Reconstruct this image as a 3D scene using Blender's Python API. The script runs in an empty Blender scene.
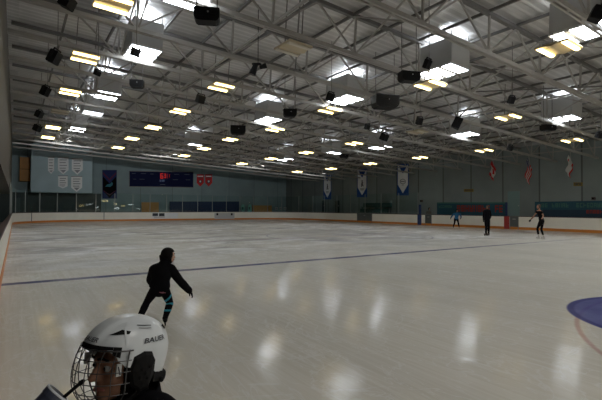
import bpy, bmesh, math, random
from mathutils import Vector, Matrix
random.seed(4)
C = bpy.context.scene.collection
R = math.radians
V = Vector

# ------------------------------------------------------------------ camera
FPX, TH, PI_, RO = 424.58, .5915, .0186, .0045      # focal length in pixels, yaw, pitch, roll
CAM = V((0, 0, 1.6))
def cam_dir(x, y, a=1.0):
    c, s = math.cos(RO), math.sin(RO); x, y = c*x-s*y, s*x+c*y
    c, s = math.cos(PI_), math.sin(PI_); a, z = c*a-s*y, s*a+c*y
    c, s = math.cos(TH), math.sin(TH)
    return V((a*s+x*c, a*c-x*s, z))
def ray(px, py): return cam_dir((px-301)/FPX, -(py-200)/FPX)
def at_depth(px, py, d): return CAM + ray(px, py)*d
def on_x(px, py, x): r = ray(px, py); return CAM + r*(x/r.x)
def on_y(px, py, y): r = ray(px, py); return CAM + r*(y/r.y)
def on_z(px, py, z): r = ray(px, py); return CAM + r*((z-1.6)/r.z)
SLOPE = -.0535
def on_roof(px, py, z0):                             # plane z = z0 + SLOPE*x, parallel to the roof
    r = ray(px, py); return CAM + r*((z0-1.6)/(r.z-SLOPE*r.x))
def depth_of(p):
    return (p-CAM).dot(cam_dir(0, 0))

cd = bpy.data.cameras.new('camera'); cam = bpy.data.objects.new('camera', cd); C.objects.link(cam)
cd.sensor_width = 36; cd.lens = 36*FPX/602; cd.clip_end = 300; cd.clip_start = .05
rx, ry, rz = cam_dir(1, 0, 0), cam_dir(0, 1, 0), -cam_dir(0, 0, 1)
m = Matrix((rx, ry, rz)).transposed().to_4x4(); m.translation = CAM
cam.matrix_world = m
bpy.context.scene.camera = cam
bpy.context.scene.view_settings.view_transform = 'Standard'
bpy.context.scene.view_settings.exposure = 0.0

# ------------------------------------------------------------------ materials
def mat(name, col, rough=.6, metal=0, emit=None, estr=0, noise=0, nscale=6, spec=.5, bump=0):
    mt = bpy.data.materials.new(name); mt.use_nodes = True
    nt = mt.node_tree; b = nt.nodes['Principled BSDF']
    b.inputs['Base Color'].default_value = (*col, 1)
    b.inputs['Roughness'].default_value = rough
    b.inputs['Metallic'].default_value = metal
    b.inputs['Specular IOR Level'].default_value = spec
    if emit:
        b.inputs['Emission Color'].default_value = (*emit, 1)
        b.inputs['Emission Strength'].default_value = estr
    if noise or bump:
        tc = nt.nodes.new('ShaderNodeTexCoord'); n = nt.nodes.new('ShaderNodeTexNoise')
        n.inputs['Scale'].default_value = nscale; n.inputs['Detail'].default_value = 4
        nt.links.new(tc.outputs['Object'], n.inputs['Vector'])
        if noise:
            mp = nt.nodes.new('ShaderNodeMapRange')
            mp.inputs['To Min'].default_value = 1-noise; mp.inputs['To Max'].default_value = 1+noise
            mx = nt.nodes.new('ShaderNodeMix'); mx.data_type = 'RGBA'; mx.blend_type = 'MULTIPLY'
            mx.inputs[0].default_value = 1; mx.inputs[6].default_value = (*col, 1)
            nt.links.new(n.outputs['Fac'], mp.inputs['Value']); nt.links.new(mp.outputs['Result'], mx.inputs[7])
            nt.links.new(mx.outputs[2], b.inputs['Base Color'])
        if bump:
            bp = nt.nodes.new('ShaderNodeBump'); bp.inputs['Strength'].default_value = bump
            nt.links.new(n.outputs['Fac'], bp.inputs['Height']); nt.links.new(bp.outputs['Normal'], b.inputs['Normal'])
    return mt

class NT:
    """small helper for maths on node sockets"""
    def __init__(s, mt): s.nt = mt.node_tree
    def n(s, t, **k):
        x = s.nt.nodes.new(t)
        for a, b in k.items(): setattr(x, a, b)
        return x
    def put(s, sock, v):
        if hasattr(v, 'is_output') or isinstance(v, bpy.types.NodeSocket): s.nt.links.new(v, sock)
        else: sock.default_value = v
    def m(s, op, a, b=None, c=None, clamp=False):
        x = s.n('ShaderNodeMath', operation=op, use_clamp=clamp)
        s.put(x.inputs[0], a)
        if b is not None: s.put(x.inputs[1], b)
        if c is not None: s.put(x.inputs[2], c)
        return x.outputs[0]
    def band(s, x, c, w, soft=.02):                   # 1 where |x-c| < w/2
        return s.m('MULTIPLY', s.m('SUBTRACT', w/2, s.m('ABSOLUTE', s.m('SUBTRACT', x, c))), 1/soft, clamp=True)
    def mix(s, f, a, b, mode='MIX'):
        x = s.n('ShaderNodeMix', data_type='RGBA', blend_type=mode)
        s.put(x.inputs[0], f); s.put(x.inputs[6], a); s.put(x.inputs[7], b)
        return x.outputs[2]
    def rng(s, v, a, b, c=0, d=1):
        x = s.n('ShaderNodeMapRange')
        s.put(x.inputs['Value'], v)
        for k, q in zip(('From Min', 'From Max', 'To Min', 'To Max'), (a, b, c, d)): x.inputs[k].default_value = q
        return x.outputs['Result']

def ice_material():
    mt = bpy.data.materials.new('ice'); mt.use_nodes = True
    h = NT(mt); b = mt.node_tree.nodes['Principled BSDF']
    geo = h.n('ShaderNodeNewGeometry'); sp = h.n('ShaderNodeSeparateXYZ')
    h.nt.links.new(geo.outputs['Position'], sp.inputs[0]); x, y = sp.outputs[0], sp.outputs[1]
    def noise(scale, detail=4, rot=0, sc=(1, 1, 1), dist=0, rough=.55):
        mp = h.n('ShaderNodeMapping'); mp.inputs['Rotation'].default_value = (0, 0, rot); mp.inputs['Scale'].default_value = sc
        h.nt.links.new(geo.outputs['Position'], mp.inputs['Vector'])
        n = h.n('ShaderNodeTexNoise'); n.inputs['Scale'].default_value = scale; n.inputs['Detail'].default_value = detail
        n.inputs['Distortion'].default_value = dist; n.inputs['Roughness'].default_value = rough
        h.nt.links.new(mp.outputs[0], n.inputs['Vector']); return n.outputs['Fac']
    big = noise(.16, 3)
    worn = h.m('MULTIPLY', h.rng(y, 8, 16), h.rng(big, .25, .55))          # more snow towards the middle of the rink
    base = h.mix(h.rng(noise(.35, 4), .35, .7), (.70, .675, .60, 1), (.78, .755, .685, 1))
    # fine parallel streaks left by the resurfacer and curved skate cuts
    streak = h.rng(noise(1, 4, R(4), (17, .45, 1), .5), .36, .70)
    passes = h.rng(noise(1, 2, R(2), (.55, .05, 1), .2), .38, .62)
    base = h.mix(h.m('MULTIPLY', passes, .35), base, (.56, .545, .50, 1))
    base = h.mix(h.m('MULTIPLY', streak, .36), base, (.92, .91, .88, 1))
    c1 = h.rng(h.m('ABSOLUTE', h.m('SUBTRACT', noise(.8, 5, .4, (1, 1, 1), 1.4), .5)), 0, .012, 1, 0)
    c3 = h.rng(h.m('ABSOLUTE', h.m('SUBTRACT', noise(1.1, 3, .9, (2.2, .5, 1), 1.0), .5)), 0, .008, 1, 0)
    c2 = h.rng(h.m('ABSOLUTE', h.m('SUBTRACT', noise(.5, 6, 2.1, (1.6, .7, 1), 2.2), .5)), 0, .010, 1, 0)
    cuts = h.m('MAXIMUM', h.m('MAXIMUM', c1, c2), c3)
    base = h.mix(h.m('MULTIPLY', cuts, h.m('ADD', .34, h.m('MULTIPLY', worn, .5))), base, (.95, .97, 1, 1))
    snow = h.m('MULTIPLY', worn, h.rng(noise(.75, 6, .2, (.6, 1.0, 1), .8, .72), .46, .62))
    wet = h.m('MULTIPLY', worn, h.rng(noise(.42, 6, 1.0, (.6, 1.0, 1), .5, .7), .46, .62))
    base = h.mix(h.m('MULTIPLY', wet, .7), base, (.36, .36, .39, 1))
    base = h.mix(h.m('MULTIPLY', snow, .75), base, (.97, .98, 1.0, 1))
    # painted markings
    wob = h.m('MULTIPLY', h.m('SUBTRACT', noise(2.0, 3), .5), .05)
    yw = h.m('ADD', y, wob)
    fade = h.rng(noise(1.3, 4), .3, .6, .62, 1)
    blue = h.m('MAXIMUM', h.m('MULTIPLY', h.band(yw, 10.66, .33), h.rng(x, 13, 24, .88, .2)), h.m('MULTIPLY', h.band(yw, 28.2, .3), .45))
    base = h.mix(h.m('MULTIPLY', blue, fade), base, (.035, .045, .17, 1))
    base = h.mix(h.m('MULTIPLY', h.m('MULTIPLY', h.band(yw, 18.95, .3), fade), .22), base, (.42, .10, .11, 1))
    def dist(cx, cy):
        return h.m('SQRT', h.m('ADD', h.m('POWER', h.m('SUBTRACT', x, cx), 2), h.m('POWER', h.m('SUBTRACT', y, cy), 2)))
    for cx, cy in ((8.4, -1.3), (24, -1.3), (8.4, 40), (24, 40)):
        base = h.mix(h.m('MULTIPLY', h.band(dist(cx, cy), 4.5, .09, .03), .42), base, (.42, .06, .07, 1))
    d = dist(8.25, 1.6)
    base = h.mix(h.m('MULTIPLY', h.m('MULTIPLY', h.m('SUBTRACT', 1.93, d), 30, clamp=True), .9),
                 base, h.mix(h.rng(noise(1.6, 5), .35, .7), (.035, .05, .30, 1), (.10, .12, .42, 1)))
    base = h.mix(h.m('MULTIPLY', h.band(d, 1.86, .14, .04), .6), base, (.025, .03, .19, 1))
    dc = dist(16.03, 18.95)
    base = h.mix(h.m('MULTIPLY', h.band(dc, 4.7, .14, .05), .35), base, (.07, .09, .35, 1))
    base = h.mix(h.m('MULTIPLY', h.m('MULTIPLY', h.m('SUBTRACT', 4.6, dc), 3, clamp=True), h.rng(noise(.7, 4), .4, .65, 0, .22)),
                 base, (.12, .15, .40, 1))
    h.nt.links.new(base, b.inputs['Base Color'])
    rough = h.m('ADD', h.rng(noise(.9, 5, 0, (.6, 1.4, 1), .6), .3, .7, .045, .10), h.m('MULTIPLY', snow, .18))
    h.nt.links.new(rough, b.inputs['Roughness'])
    b.inputs['IOR'].default_value = 1.31; b.inputs['Specular IOR Level'].default_value = .2
    bp = h.n('ShaderNodeBump'); bp.inputs['Strength'].default_value = .035; bp.inputs['Distance'].default_value = .02
    h.nt.links.new(h.m('ADD', streak, h.m('MULTIPLY', cuts, -.5)), bp.inputs['Height']); h.nt.links.new(bp.outputs[0], b.inputs['Normal'])
    # scratched ice: most of the gloss is scattered wide, a part of it stays a clear reflection
    b2 = h.n('ShaderNodeBsdfPrincipled'); h.nt.links.new(base, b2.inputs['Base Color']); b2.inputs['Roughness'].default_value = .55
    b2.inputs['IOR'].default_value = 1.31; b2.inputs['Specular IOR Level'].default_value = .2
    ms = h.n('ShaderNodeMixShader'); ms.inputs[0].default_value = .5
    h.nt.links.new(b2.outputs[0], ms.inputs[1]); h.nt.links.new(b.outputs[0], ms.inputs[2])
    h.nt.links.new(ms.outputs[0], h.nt.nodes['Material Output'].inputs['Surface'])
    return mt

def seam_wall(name, col, seam, axis, start, step, width=.1):
    """painted wall with dark vertical joints, slight panel-to-panel shade differences"""
    mt = bpy.data.materials.new(name); mt.use_nodes = True
    h = NT(mt); b = mt.node_tree.nodes['Principled BSDF']
    geo = h.n('ShaderNodeNewGeometry'); sp = h.n('ShaderNodeSeparateXYZ'); h.nt.links.new(geo.outputs['Position'], sp.inputs[0])
    q = h.m('DIVIDE', h.m('SUBTRACT', sp.outputs[axis], start-50*step), step)
    fr = h.m('ABSOLUTE', h.m('SUBTRACT', h.m('FRACT', h.m('ADD', q, .5)), .5))
    sm = h.rng(fr, width/2/step, width*.8/step, 1, 0)
    wn = h.n('ShaderNodeTexWhiteNoise', noise_dimensions='1D'); h.put(wn.inputs['W'], h.m('FLOOR', q))
    n = h.n('ShaderNodeTexNoise'); n.inputs['Scale'].default_value = .8; n.inputs['Detail'].default_value = 5
    h.nt.links.new(geo.outputs['Position'], n.inputs['Vector'])
    k = h.m('MULTIPLY', h.rng(wn.outputs['Value'], 0, 1, .9, 1.1), h.rng(n.outputs['Fac'], .3, .7, .92, 1.06))
    vm = h.n('ShaderNodeVectorMath', operation='SCALE'); vm.inputs[0].default_value = col; h.put(vm.inputs['Scale'], k)
    h.nt.links.new(h.mix(sm, vm.outputs[0], (*seam, 1)), b.inputs['Base Color'])
    b.inputs['Roughness'].default_value = .6
    return mt

def deck_material():
    """profiled metal roof deck, ribs along X, soft metallic sheen"""
    mt = bpy.data.materials.new('roof_deck'); mt.use_nodes = True
    h = NT(mt); b = mt.node_tree.nodes['Principled BSDF']
    geo = h.n('ShaderNodeNewGeometry'); sp = h.n('ShaderNodeSeparateXYZ'); h.nt.links.new(geo.outputs['Position'], sp.inputs[0])
    fr = h.m('FRACT', h.m('MULTIPLY', sp.outputs[1], 1/.31))
    prof = h.rng(h.m('ABSOLUTE', h.m('SUBTRACT', fr, .5)), .26, .36)
    sheet = h.n('ShaderNodeTexWhiteNoise', noise_dimensions='2D')
    cx = h.n('ShaderNodeCombineXYZ')
    h.put(cx.inputs[0], h.m('FLOOR', h.m('MULTIPLY', sp.outputs[0], 1/6.2))); h.put(cx.inputs[1], h.m('FLOOR', h.m('MULTIPLY', sp.outputs[1], 1/.93)))
    h.nt.links.new(cx.outputs[0], sheet.inputs['Vector'])
    n = h.n('ShaderNodeTexNoise'); n.inputs['Scale'].default_value = 1.1; n.inputs['Detail'].default_value = 5
    h.nt.links.new(geo.outputs['Position'], n.inputs['Vector'])
    k = h.m('MULTIPLY', h.m('MULTIPLY', h.rng(sheet.outputs['Value'], 0, 1, .88, 1.1), h.rng(prof, 0, 1, .86, 1.03)), h.rng(n.outputs['Fac'], .3, .7, .9, 1.08))
    vm = h.n('ShaderNodeVectorMath', operation='SCALE'); vm.inputs[0].default_value = (.62, .61, .60); h.put(vm.inputs['Scale'], k)
    h.nt.links.new(vm.outputs[0], b.inputs['Base Color'])
    b.inputs['Roughness'].default_value = .42; b.inputs['Metallic'].default_value = .35
    bp = h.n('ShaderNodeBump'); bp.inputs['Strength'].default_value = .35; bp.inputs['Distance'].default_value = .04
    h.nt.links.new(prof, bp.inputs['Height']); h.nt.links.new(bp.outputs[0], b.inputs['Normal'])
    return mt

def glass_material():
    mt = bpy.data.materials.new('rink_glass'); mt.use_nodes = True
    nt = mt.node_tree; nt.nodes.remove(nt.nodes['Principled BSDF']); out = nt.nodes['Material Output']
    tr = nt.nodes.new('ShaderNodeBsdfTransparent'); tr.inputs[0].default_value = (.80, .88, .86, 1)
    gl = nt.nodes.new('ShaderNodeBsdfGlossy'); gl.inputs['Roughness'].default_value = .02; gl.inputs[0].default_value = (.9, .95, .93, 1)
    fr = nt.nodes.new('ShaderNodeFresnel'); fr.inputs['IOR'].default_value = 1.5
    mx = nt.nodes.new('ShaderNodeMixShader')
    mn = nt.nodes.new('ShaderNodeMath'); mn.operation = 'MINIMUM'; mn.inputs[1].default_value = .16     # caps the reflection so panes never turn into mirrors
    nt.links.new(fr.outputs[0], mn.inputs[0]); nt.links.new(mn.outputs[0], mx.inputs[0]); nt.links.new(tr.outputs[0], mx.inputs[1]); nt.links.new(gl.outputs[0], mx.inputs[2])
    nt.links.new(mx.outputs[0], out.inputs[0]); return mt

M = dict(
    ice=ice_material(), deck=deck_material(), glass=glass_material(),
    wall_right=seam_wall('wall_right_paint', (.235, .275, .27), (.10, .11, .11), 1, 14.36, 3.05, .09),
    wall_far=seam_wall('wall_far_paint', (.25, .34, .36), (.16, .20, .205), 0, 1.0, 4.0, .05),
    wall_pennant=seam_wall('wall_pennant_paint', (.38, .50, .545), (.28, .35, .37), 0, 1.3, 6.1, .03),
    wall_left=mat('wall_left_paint', (.075, .065, .048), .7, noise=.12, nscale=1.5),
    wall_dark=mat('wall_dark_paint', (.035, .05, .05), .6, noise=.15, nscale=2),
    concrete=mat('concrete', (.14, .14, .135), .8, noise=.2, nscale=1.2),
    truss=mat('truss_steel_paint', (.36, .345, .32), .5, .1, noise=.12, nscale=3),
    truss_dark=mat('truss_brace_paint', (.15, .145, .14), .55, .1, noise=.12, nscale=3),
    board=mat('board_plastic', (.90, .87, .78), .38, noise=.07, nscale=1.3),
    kick=mat('kick_plate_plastic', (.62, .225, .035), .4, noise=.12, nscale=1.5),
    cap=mat('cap_rail_plastic', (.07, .04, .04), .45),
    gate=mat('gate_plastic', (.10, .115, .115), .5, noise=.1, nscale=3),
    gate_frame=mat('gate_frame_metal', (.20, .21, .21), .4, .6),
    red_board=mat('red_board_paint', (.36, .022, .02), .45, noise=.08),
    blue_board=mat('blue_board_paint', (.02, .045, .16), .45, noise=.08),
    post=mat('glass_post_metal', (.34, .37, .36), .4, .5),
    shaft=mat('skylight_shaft_paint', (.42, .42, .415), .6, noise=.06, nscale=2),
    sky_panel=mat('skylight_diffuser', (.8, .85, .95), .4, emit=(.88, .94, 1.0), estr=21),
    glint_glow=mat('glint_panel_face', (.8, .85, .95), .4, emit=(.85, .94, 1.0), estr=7),
    rim=mat('skylight_rim_metal', (.55, .55, .55), .5, .2),
    fix=mat('light_housing_enamel', (.52, .44, .30), .5, noise=.08),
    strip=mat('fluorescent_tube', (.95, .9, .65), .4, emit=(1.0, .76, .30), estr=8),
    strip_off=mat('unlit_fluorescent_tube', (.62, .58, .48), .4),
    black=mat('black_plastic', (.008, .008, .009), .6, spec=.15, noise=.15, nscale=12),
    grille=mat('black_grille', (.012, .012, .013), .85, spec=.1, noise=.3, nscale=60),
    steel=mat('bare_steel', (.5, .5, .5), .3, .9),
    lamp_glass=mat('lens_glass', (.05, .05, .06), .1),
    white_cloth=mat('white_banner_cloth', (.86, .88, .9), .8, noise=.06, nscale=4),
    pennant_cloth=mat('pennant_cloth', (.88, .89, .9), .8, noise=.05, nscale=4),
    blue_cloth=mat('blue_banner_cloth', (.02, .085, .34), .8, noise=.1, nscale=4),
    navy_cloth=mat('navy_cloth', (.009, .02, .11), .8, noise=.1, nscale=4),
    purple_cloth=mat('purple_red_cloth', (.09, .015, .06), .8),
    black_cloth=mat('black_cloth', (.006, .006, .007), .85, spec=.06, noise=.2, nscale=8),
    teal_cloth=mat('teal_cloth', (.02, .17, .22), .7),
    red_cloth=mat('red_cloth', (.62, .03, .035), .8, noise=.08),
    flag_white=mat('flag_white_cloth', (.62, .61, .6), .8),
    ink=mat('dark_ink', (.05, .055, .07), .7),
    grey_ink=mat('grey_ink', (.30, .31, .34), .7),
    score=mat('scoreboard_face', (.005, .009, .05), .6, spec=.1, noise=.1, nscale=3),
    score_line=mat('scoreboard_line', (.05, .07, .13), .5),
    led=mat('red_led', (.3, .01, .01), .5, emit=(1, .04, .03), estr=.3),
    led_dim=mat('dim_blue_led', (.05, .08, .2), .5, emit=(.2, .35, .7), estr=.06),
    teal_sign=mat('teal_sign_face', (.012, .085, .13), .5, noise=.1, nscale=2),
    teal_text=mat('teal_sign_lettering', (.06, .19, .16), .6),
    teal_dark=mat('teal_sign_band', (.008, .04, .075), .5),
    red_text=mat('red_sign_lettering', (.34, .035, .025), .6),
    yellow_sign=mat('yellow_sign_face', (.24, .16, .025), .5),
    plywood=mat('plywood', (.55, .27, .08), .6, noise=.2, nscale=2),
    door=mat('door_paint', (.2, .31, .315), .5, noise=.08),
    pad=mat('blue_wall_pad', (.009, .03, .10), .6, noise=.12, nscale=1),
    bench=mat('teal_bench_seat', (.02, .07, .065), .6),
    paper=mat('white_paper', (.55, .56, .56), .7),
    mint=mat('mint_poster', (.22, .52, .46), .6, noise=.25, nscale=3),
    skin=mat('skin', (.33, .165, .105), .55, noise=.06, nscale=20),
    skin_pale=mat('pale_skin', (.55, .33, .24), .55, noise=.05, nscale=20),
    lips=mat('lip_skin', (.30, .11, .09), .5),
    eye=mat('eye_white', (.42, .41, .40), .25), iris=mat('iris', (.02, .012, .008), .2),
    hair=mat('black_hair', (.007, .006, .006), .7, spec=.1, bump=.3, nscale=40),
    hair_brown=mat('brown_hair', (.05, .028, .016), .55, bump=.3, nscale=40),
    helmet=mat('helmet_shell', (.70, .74, .78), .28, noise=.03, nscale=4),
    helmet_line=mat('helmet_groove', (.30, .32, .35), .5),
    wire=mat('cage_wire', (.11, .11, .115), .35, .7),
    bottle=mat('bottle_plastic', (.06, .068, .105), .3),
    bottle_cap=mat('bottle_cap_plastic', (.07, .08, .12), .4), bottle_rim=mat('bottle_rim_plastic', (.9, .94, 1.0), .35),
    jacket=mat('black_jacket', (.007, .007, .009), .8, spec=.06, noise=.25, nscale=9, bump=.15),
    trousers=mat('black_trousers', (.006, .006, .008), .8, spec=.06, noise=.25, nscale=9, bump=.15),
    blue_jacket=mat('blue_jacket', (.015, .13, .30), .7, noise=.15, nscale=7),
    grey_jacket=mat('grey_jacket', (.20, .19, .18), .8, noise=.15, nscale=7),
    stripe=mat('turquoise_stripe', (.02, .30, .42), .6), pink=mat('pink_hem', (.30, .10, .13), .7),
    skate_black=mat('black_skate_leather', (.009, .009, .01), .6, spec=.15), skate_white=mat('white_skate_leather', (.60, .59, .57), .4),
)

# ------------------------------------------------------------------ mesh helpers
class MB:
    def __init__(s): s.v = []; s.f = []; s.mi = []; s.cur = 0
    def quad_grid(s, rows, closed=False):
        i0 = len(s.v); n = len(rows[0])
        for r in rows: s.v += [tuple(p) for p in r]
        for a in range(len(rows)-1):
            for b in range(n if closed else n-1):
                c = (b+1) % n
                s.f.append((i0+a*n+b, i0+a*n+c, i0+(a+1)*n+c, i0+(a+1)*n+b)); s.mi.append(s.cur)
        return i0
    def poly(s, pts):
        i0 = len(s.v); s.v += [tuple(p) for p in pts]; s.f.append(tuple(range(i0, i0+len(pts)))); s.mi.append(s.cur)
    def box(s, c, size, mtx=None):
        hx, hy, hz = size[0]/2, size[1]/2, size[2]/2; i0 = len(s.v); c = V(c)
        for dx in (-hx, hx):
            for dy in (-hy, hy):
                for dz in (-hz, hz):
                    d = V((dx, dy, dz))
                    s.v.append(tuple(c + (mtx @ d if mtx else d)))
        for q in ((0, 1, 3, 2), (4, 6, 7, 5), (0, 4, 5, 1), (2, 3, 7, 6), (0, 2, 6, 4), (1, 5, 7, 3)):
            s.f.append(tuple(i0+k for k in q)); s.mi.append(s.cur)
    def box2(s, a, b): s.box([(p+q)/2 for p, q in zip(a, b)], [abs(q-p) for p, q in zip(a, b)])
    def bar(s, p, q, w, h):
        p, q = V(p), V(q); d = q-p; z = d.normalized(); x = z.cross(V((0, 0, 1)))
        x = V((1, 0, 0)) if x.length < 1e-4 else x.normalized(); y = z.cross(x)
        s.box((p+q)/2, (w, h, d.length), Matrix((x, y, z)).transposed())
    def tube(s, pts, rads, n=8, side=None, cap=True):
        """round (or, with (a, b) radii and a side vector, elliptical) tube through pts, rounded ends"""
        pts = [V(p) for p in pts]; rads = [r if isinstance(r, tuple) else (r, r) for r in rads]
        rows = []; u = V(side) if side else None
        for i, p in enumerate(pts):
            t = (pts[min(i+1, len(pts)-1)]-pts[max(i-1, 0)]).normalized()
            if u is None: u = t.orthogonal()
            u = (u-t*u.dot(t)).normalized(); w = t.cross(u); a, b = rads[i]
            ring = lambda k, o: [p+o+u*(a*k*math.cos(2*math.pi*j/n))+w*(b*k*math.sin(2*math.pi*j/n)) for j in range(n)]
            r = min(a, b)
            if cap and i == 0: rows += [ring(.05, -t*r), ring(.7, -t*r*.7)]
            rows.append(ring(1, V((0, 0, 0))))
            if cap and i == len(pts)-1: rows += [ring(.7, t*r*.7), ring(.05, t*r)]
        i0 = s.quad_grid(rows, True)
        s.f.append(tuple(i0+j for j in reversed(range(n)))); s.mi.append(s.cur)
        k = i0+(len(rows)-1)*n; s.f.append(tuple(k+j for j in range(n))); s.mi.append(s.cur)
    def ell(s, c, r, axes=None, n=14, k=9):
        c = V(c); axes = axes or (V((1, 0, 0)), V((0, 1, 0)), V((0, 0, 1)))
        rows = []
        for i in range(k+1):
            th = math.pi*(i/k*.98+.01)
            rows.append([c+axes[0]*(r[0]*math.sin(th)*math.cos(2*math.pi*j/n))+axes[1]*(r[1]*math.sin(th)*math.sin(2*math.pi*j/n))+axes[2]*(r[2]*math.cos(th)) for j in range(n)])
        i0 = s.quad_grid(rows, True)
        s.f.append(tuple(i0+j for j in range(n))); s.mi.append(s.cur)
        q = i0+k*n; s.f.append(tuple(q+j for j in reversed(range(n)))); s.mi.append(s.cur)
    def mesh(s, name, off=(0, 0, 0), fix=True):
        me = bpy.data.meshes.new(name); o = V(off)
        me.from_pydata([tuple(V(p)-o) for p in s.v], [], s.f)
        for p, i in zip(me.polygons, s.mi): p.material_index = i
        if fix:
            bm = bmesh.new(); bm.from_mesh(me); bmesh.ops.recalc_face_normals(bm, faces=bm.faces); bm.to_mesh(me); bm.free()
        return me
    def build(s, name, mats, parent=None, smooth=False, fix=True, local=False):
        off = parent_origin(parent) if parent is not None and not local else V((0, 0, 0))
        me = s.mesh(name, off, fix)
        return link_mesh(name, me, mats, parent, smooth)

def parent_origin(p):
    o = V((0, 0, 0))
    while p is not None: o += p.location; p = p.parent
    return o
def link_mesh(name, me, mats, parent=None, smooth=False):
    for mt in (mats if isinstance(mats, (list, tuple)) else [mats]): me.materials.append(mt)
    if smooth:
        for p in me.polygons: p.use_smooth = True
    o = bpy.data.objects.new(name, me); C.objects.link(o); o.parent = parent; return o
def tag(o, label, cat, group=None, kind=None):
    if label: o['label'] = label
    if cat: o['category'] = cat
    if group: o['group'] = group
    if kind: o['kind'] = kind
    return o
def thing(name, loc, label, cat, group=None):
    o = bpy.data.objects.new(name, None); C.objects.link(o); o.location = loc; o.empty_display_size = .2
    return tag(o, label, cat, group)
def struct(o): o['kind'] = 'structure'; return o
def copy_tree(o, parent=None):
    c = o.copy(); C.objects.link(c)
    if parent is not None: c.parent = parent
    for ch in list(o.children): copy_tree(ch, c)
    return c

# ------------------------------------------------------------------ the setting
XL, XR, YN, YF, RC, BH = -.22, 32.28, -13.9, 51.8, 7.0, 1.045
WR, WF, WN = 34.5, 55.5, -16.0
ZB, ZD = 7.1, 8.55                                    # bottom chord and roof deck height at x = 0
def roof(x, z0): return z0 + SLOPE*x

def arc(cx, cy, a0, a1, n=14, r=RC):
    return [V((cx+r*math.cos(R(a0+(a1-a0)*i/n)), cy+r*math.sin(R(a0+(a1-a0)*i/n)), 0)) for i in range(n+1)]
FL = arc(XL+RC, YF-RC, 180, 90); FR = arc(XR-RC, YF-RC, 90, 0)
NR = arc(XR-RC, YN+RC, 0, -90); NL = arc(XL+RC, YN+RC, -90, -180)
mb = MB(); mb.poly(FL+FR+NR+NL); struct(mb.build('floor', M['ice']))
mb = MB(); mb.poly([(-3.2, WN, -.04), (WR, WN, -.04), (WR, WF, -.04), (-3.2, WF, -.04)]); struct(mb.build('floor_walkway', M['concrete']))
mb = MB(); mb.quad_grid([[(-3.3, WN, roof(-3.3, ZD)), (-3.3, WF, roof(-3.3, ZD))], [(WR+.1, WN, roof(WR, ZD)), (WR+.1, WF, roof(WR, ZD))]])
struct(mb.build('ceiling', M['deck']))
mb = MB(); mb.box2((WR, WN, -.04), (WR+.2, WF, 8)); struct(mb.build('wall_right', M['wall_right']))
mb = MB(); mb.box2((-3.2, WF, -.04), (WR, WF+.2, 8.8)); struct(mb.build('wall_far', M['wall_far']))
mb = MB(); mb.box2((-3.2, WN-.2, -.04), (WR, WN, 8.8)); struct(mb.build('wall_near', M['wall_right']))
mb = MB(); mb.box2((-3.4, WN, -.04), (-3.2, WF, 8.8)); struct(mb.build('wall_left', M['wall_dark']))
mb = MB(); mb.box2((-3.2, WN, 2.75), (-.36, 47.5, 8.55)); struct(mb.build('wall_left_upper', M['wall_left']))
a, b_ = on_y(30.5, 192, 53.6), on_y(92, 192, 53.6)
mb = MB(); mb.box2((a.x, 53.6, a.z), (b_.x, WF, 8.4)); struct(mb.build('wall_far_upper', M['wall_pennant']))
mb = MB(); mb.box2((-3.2, 55.2, -.04), (b_.x+1.2, 55.45, a.z)); struct(mb.build('wall_far_lower', M['wall_dark']))

# ------------------------------------------------------------------ dasher boards
def sweep(mb, path, z0, z1, t):
    """upright band of thickness t on the outer side of a path that runs clockwise seen from above (outside = left)"""
    n = len(path); rows = []
    for i, p in enumerate(path):
        d = (path[min(i+1, n-1)]-path[max(i-1, 0)]); o = V((-d.y, d.x, 0)).normalized()*t
        rows.append([(p.x, p.y, z0), (p.x, p.y, z1), (p.x+o.x, p.y+o.y, z1), (p.x+o.x, p.y+o.y, z0)])
    i0 = mb.quad_grid(rows, True)
    mb.f += [(i0+3, i0+2, i0+1, i0), tuple(i0+(n-1)*4+k for k in range(4))]; mb.mi += [mb.cur]*2
def offs(path, t):
    n = len(path); out = []
    for i, p in enumerate(path):
        d = (path[min(i+1, n-1)]-path[max(i-1, 0)]); out.append(p+V((-d.y, d.x, 0)).normalized()*t)
    return out
KH = .20
def boards(path, label):
    t = thing('dasher_boards', path[len(path)//2], label, 'rink boards', 'dasher boards around the ice')
    m1, m2, m3 = MB(), MB(), MB()
    sweep(m1, offs(path, .02), KH, BH-.05, .12); m1.build('board_panel', M['board'], t)
    sweep(m2, path, 0, KH, .14); m2.build('kick_plate', M['kick'], t)
    sweep(m3, offs(path, .0), BH-.05, BH, .16); m3.build('cap_rail', M['cap'], t)
    return t
def P2(x, y): return V((x, y, 0))
def ry_(px): return on_x(px, 218, XR).y
G1a, G1b = ry_(357), ry_(372); BSa, BSb = ry_(417.5), ry_(421.3); G2a, G2b = ry_(425), ry_(431.5)
RSa, RSb = ry_(504), ry_(508.5); G3a, G3b = ry_(509.5), ry_(518.5)
boards([P2(XL, 2.6), P2(XL, YF-RC)], 'white boards with orange kick strip running away along the left side of the ice')
bf = boards(FL+FR[:8], 'long white boards closing the far end of the ice')
boards(FR[7:]+[P2(XR, G1a)], 'white boards rounding the far right corner up to the wide dark gate')
bb = boards([P2(XR, G1b), P2(XR, G2a)], 'white boards with a blue stripe between the wide dark gate and the open gate')
br = boards([P2(XR, G2b), P2(XR, G3a)], 'white boards with a red stripe, behind the skater in the blue jacket')
boards([P2(XR, G3b), P2(XR, YN+RC)], 'white boards on the right behind the bare-armed skater')
boards(NR+NL, 'white boards rounding the near end of the ice behind the camera')
boards([P2(XL, YN+RC), P2(XL, .3)], 'white boards on the left beside the camera')
def stripe_on(parent, y0, y1, name, mt, z0=.02, z1=BH-.05):
    m = MB(); m.box2((XR-.008, y0, z0), (XR+.03, y1, z1)); return m.build(name, mt, parent)
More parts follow.
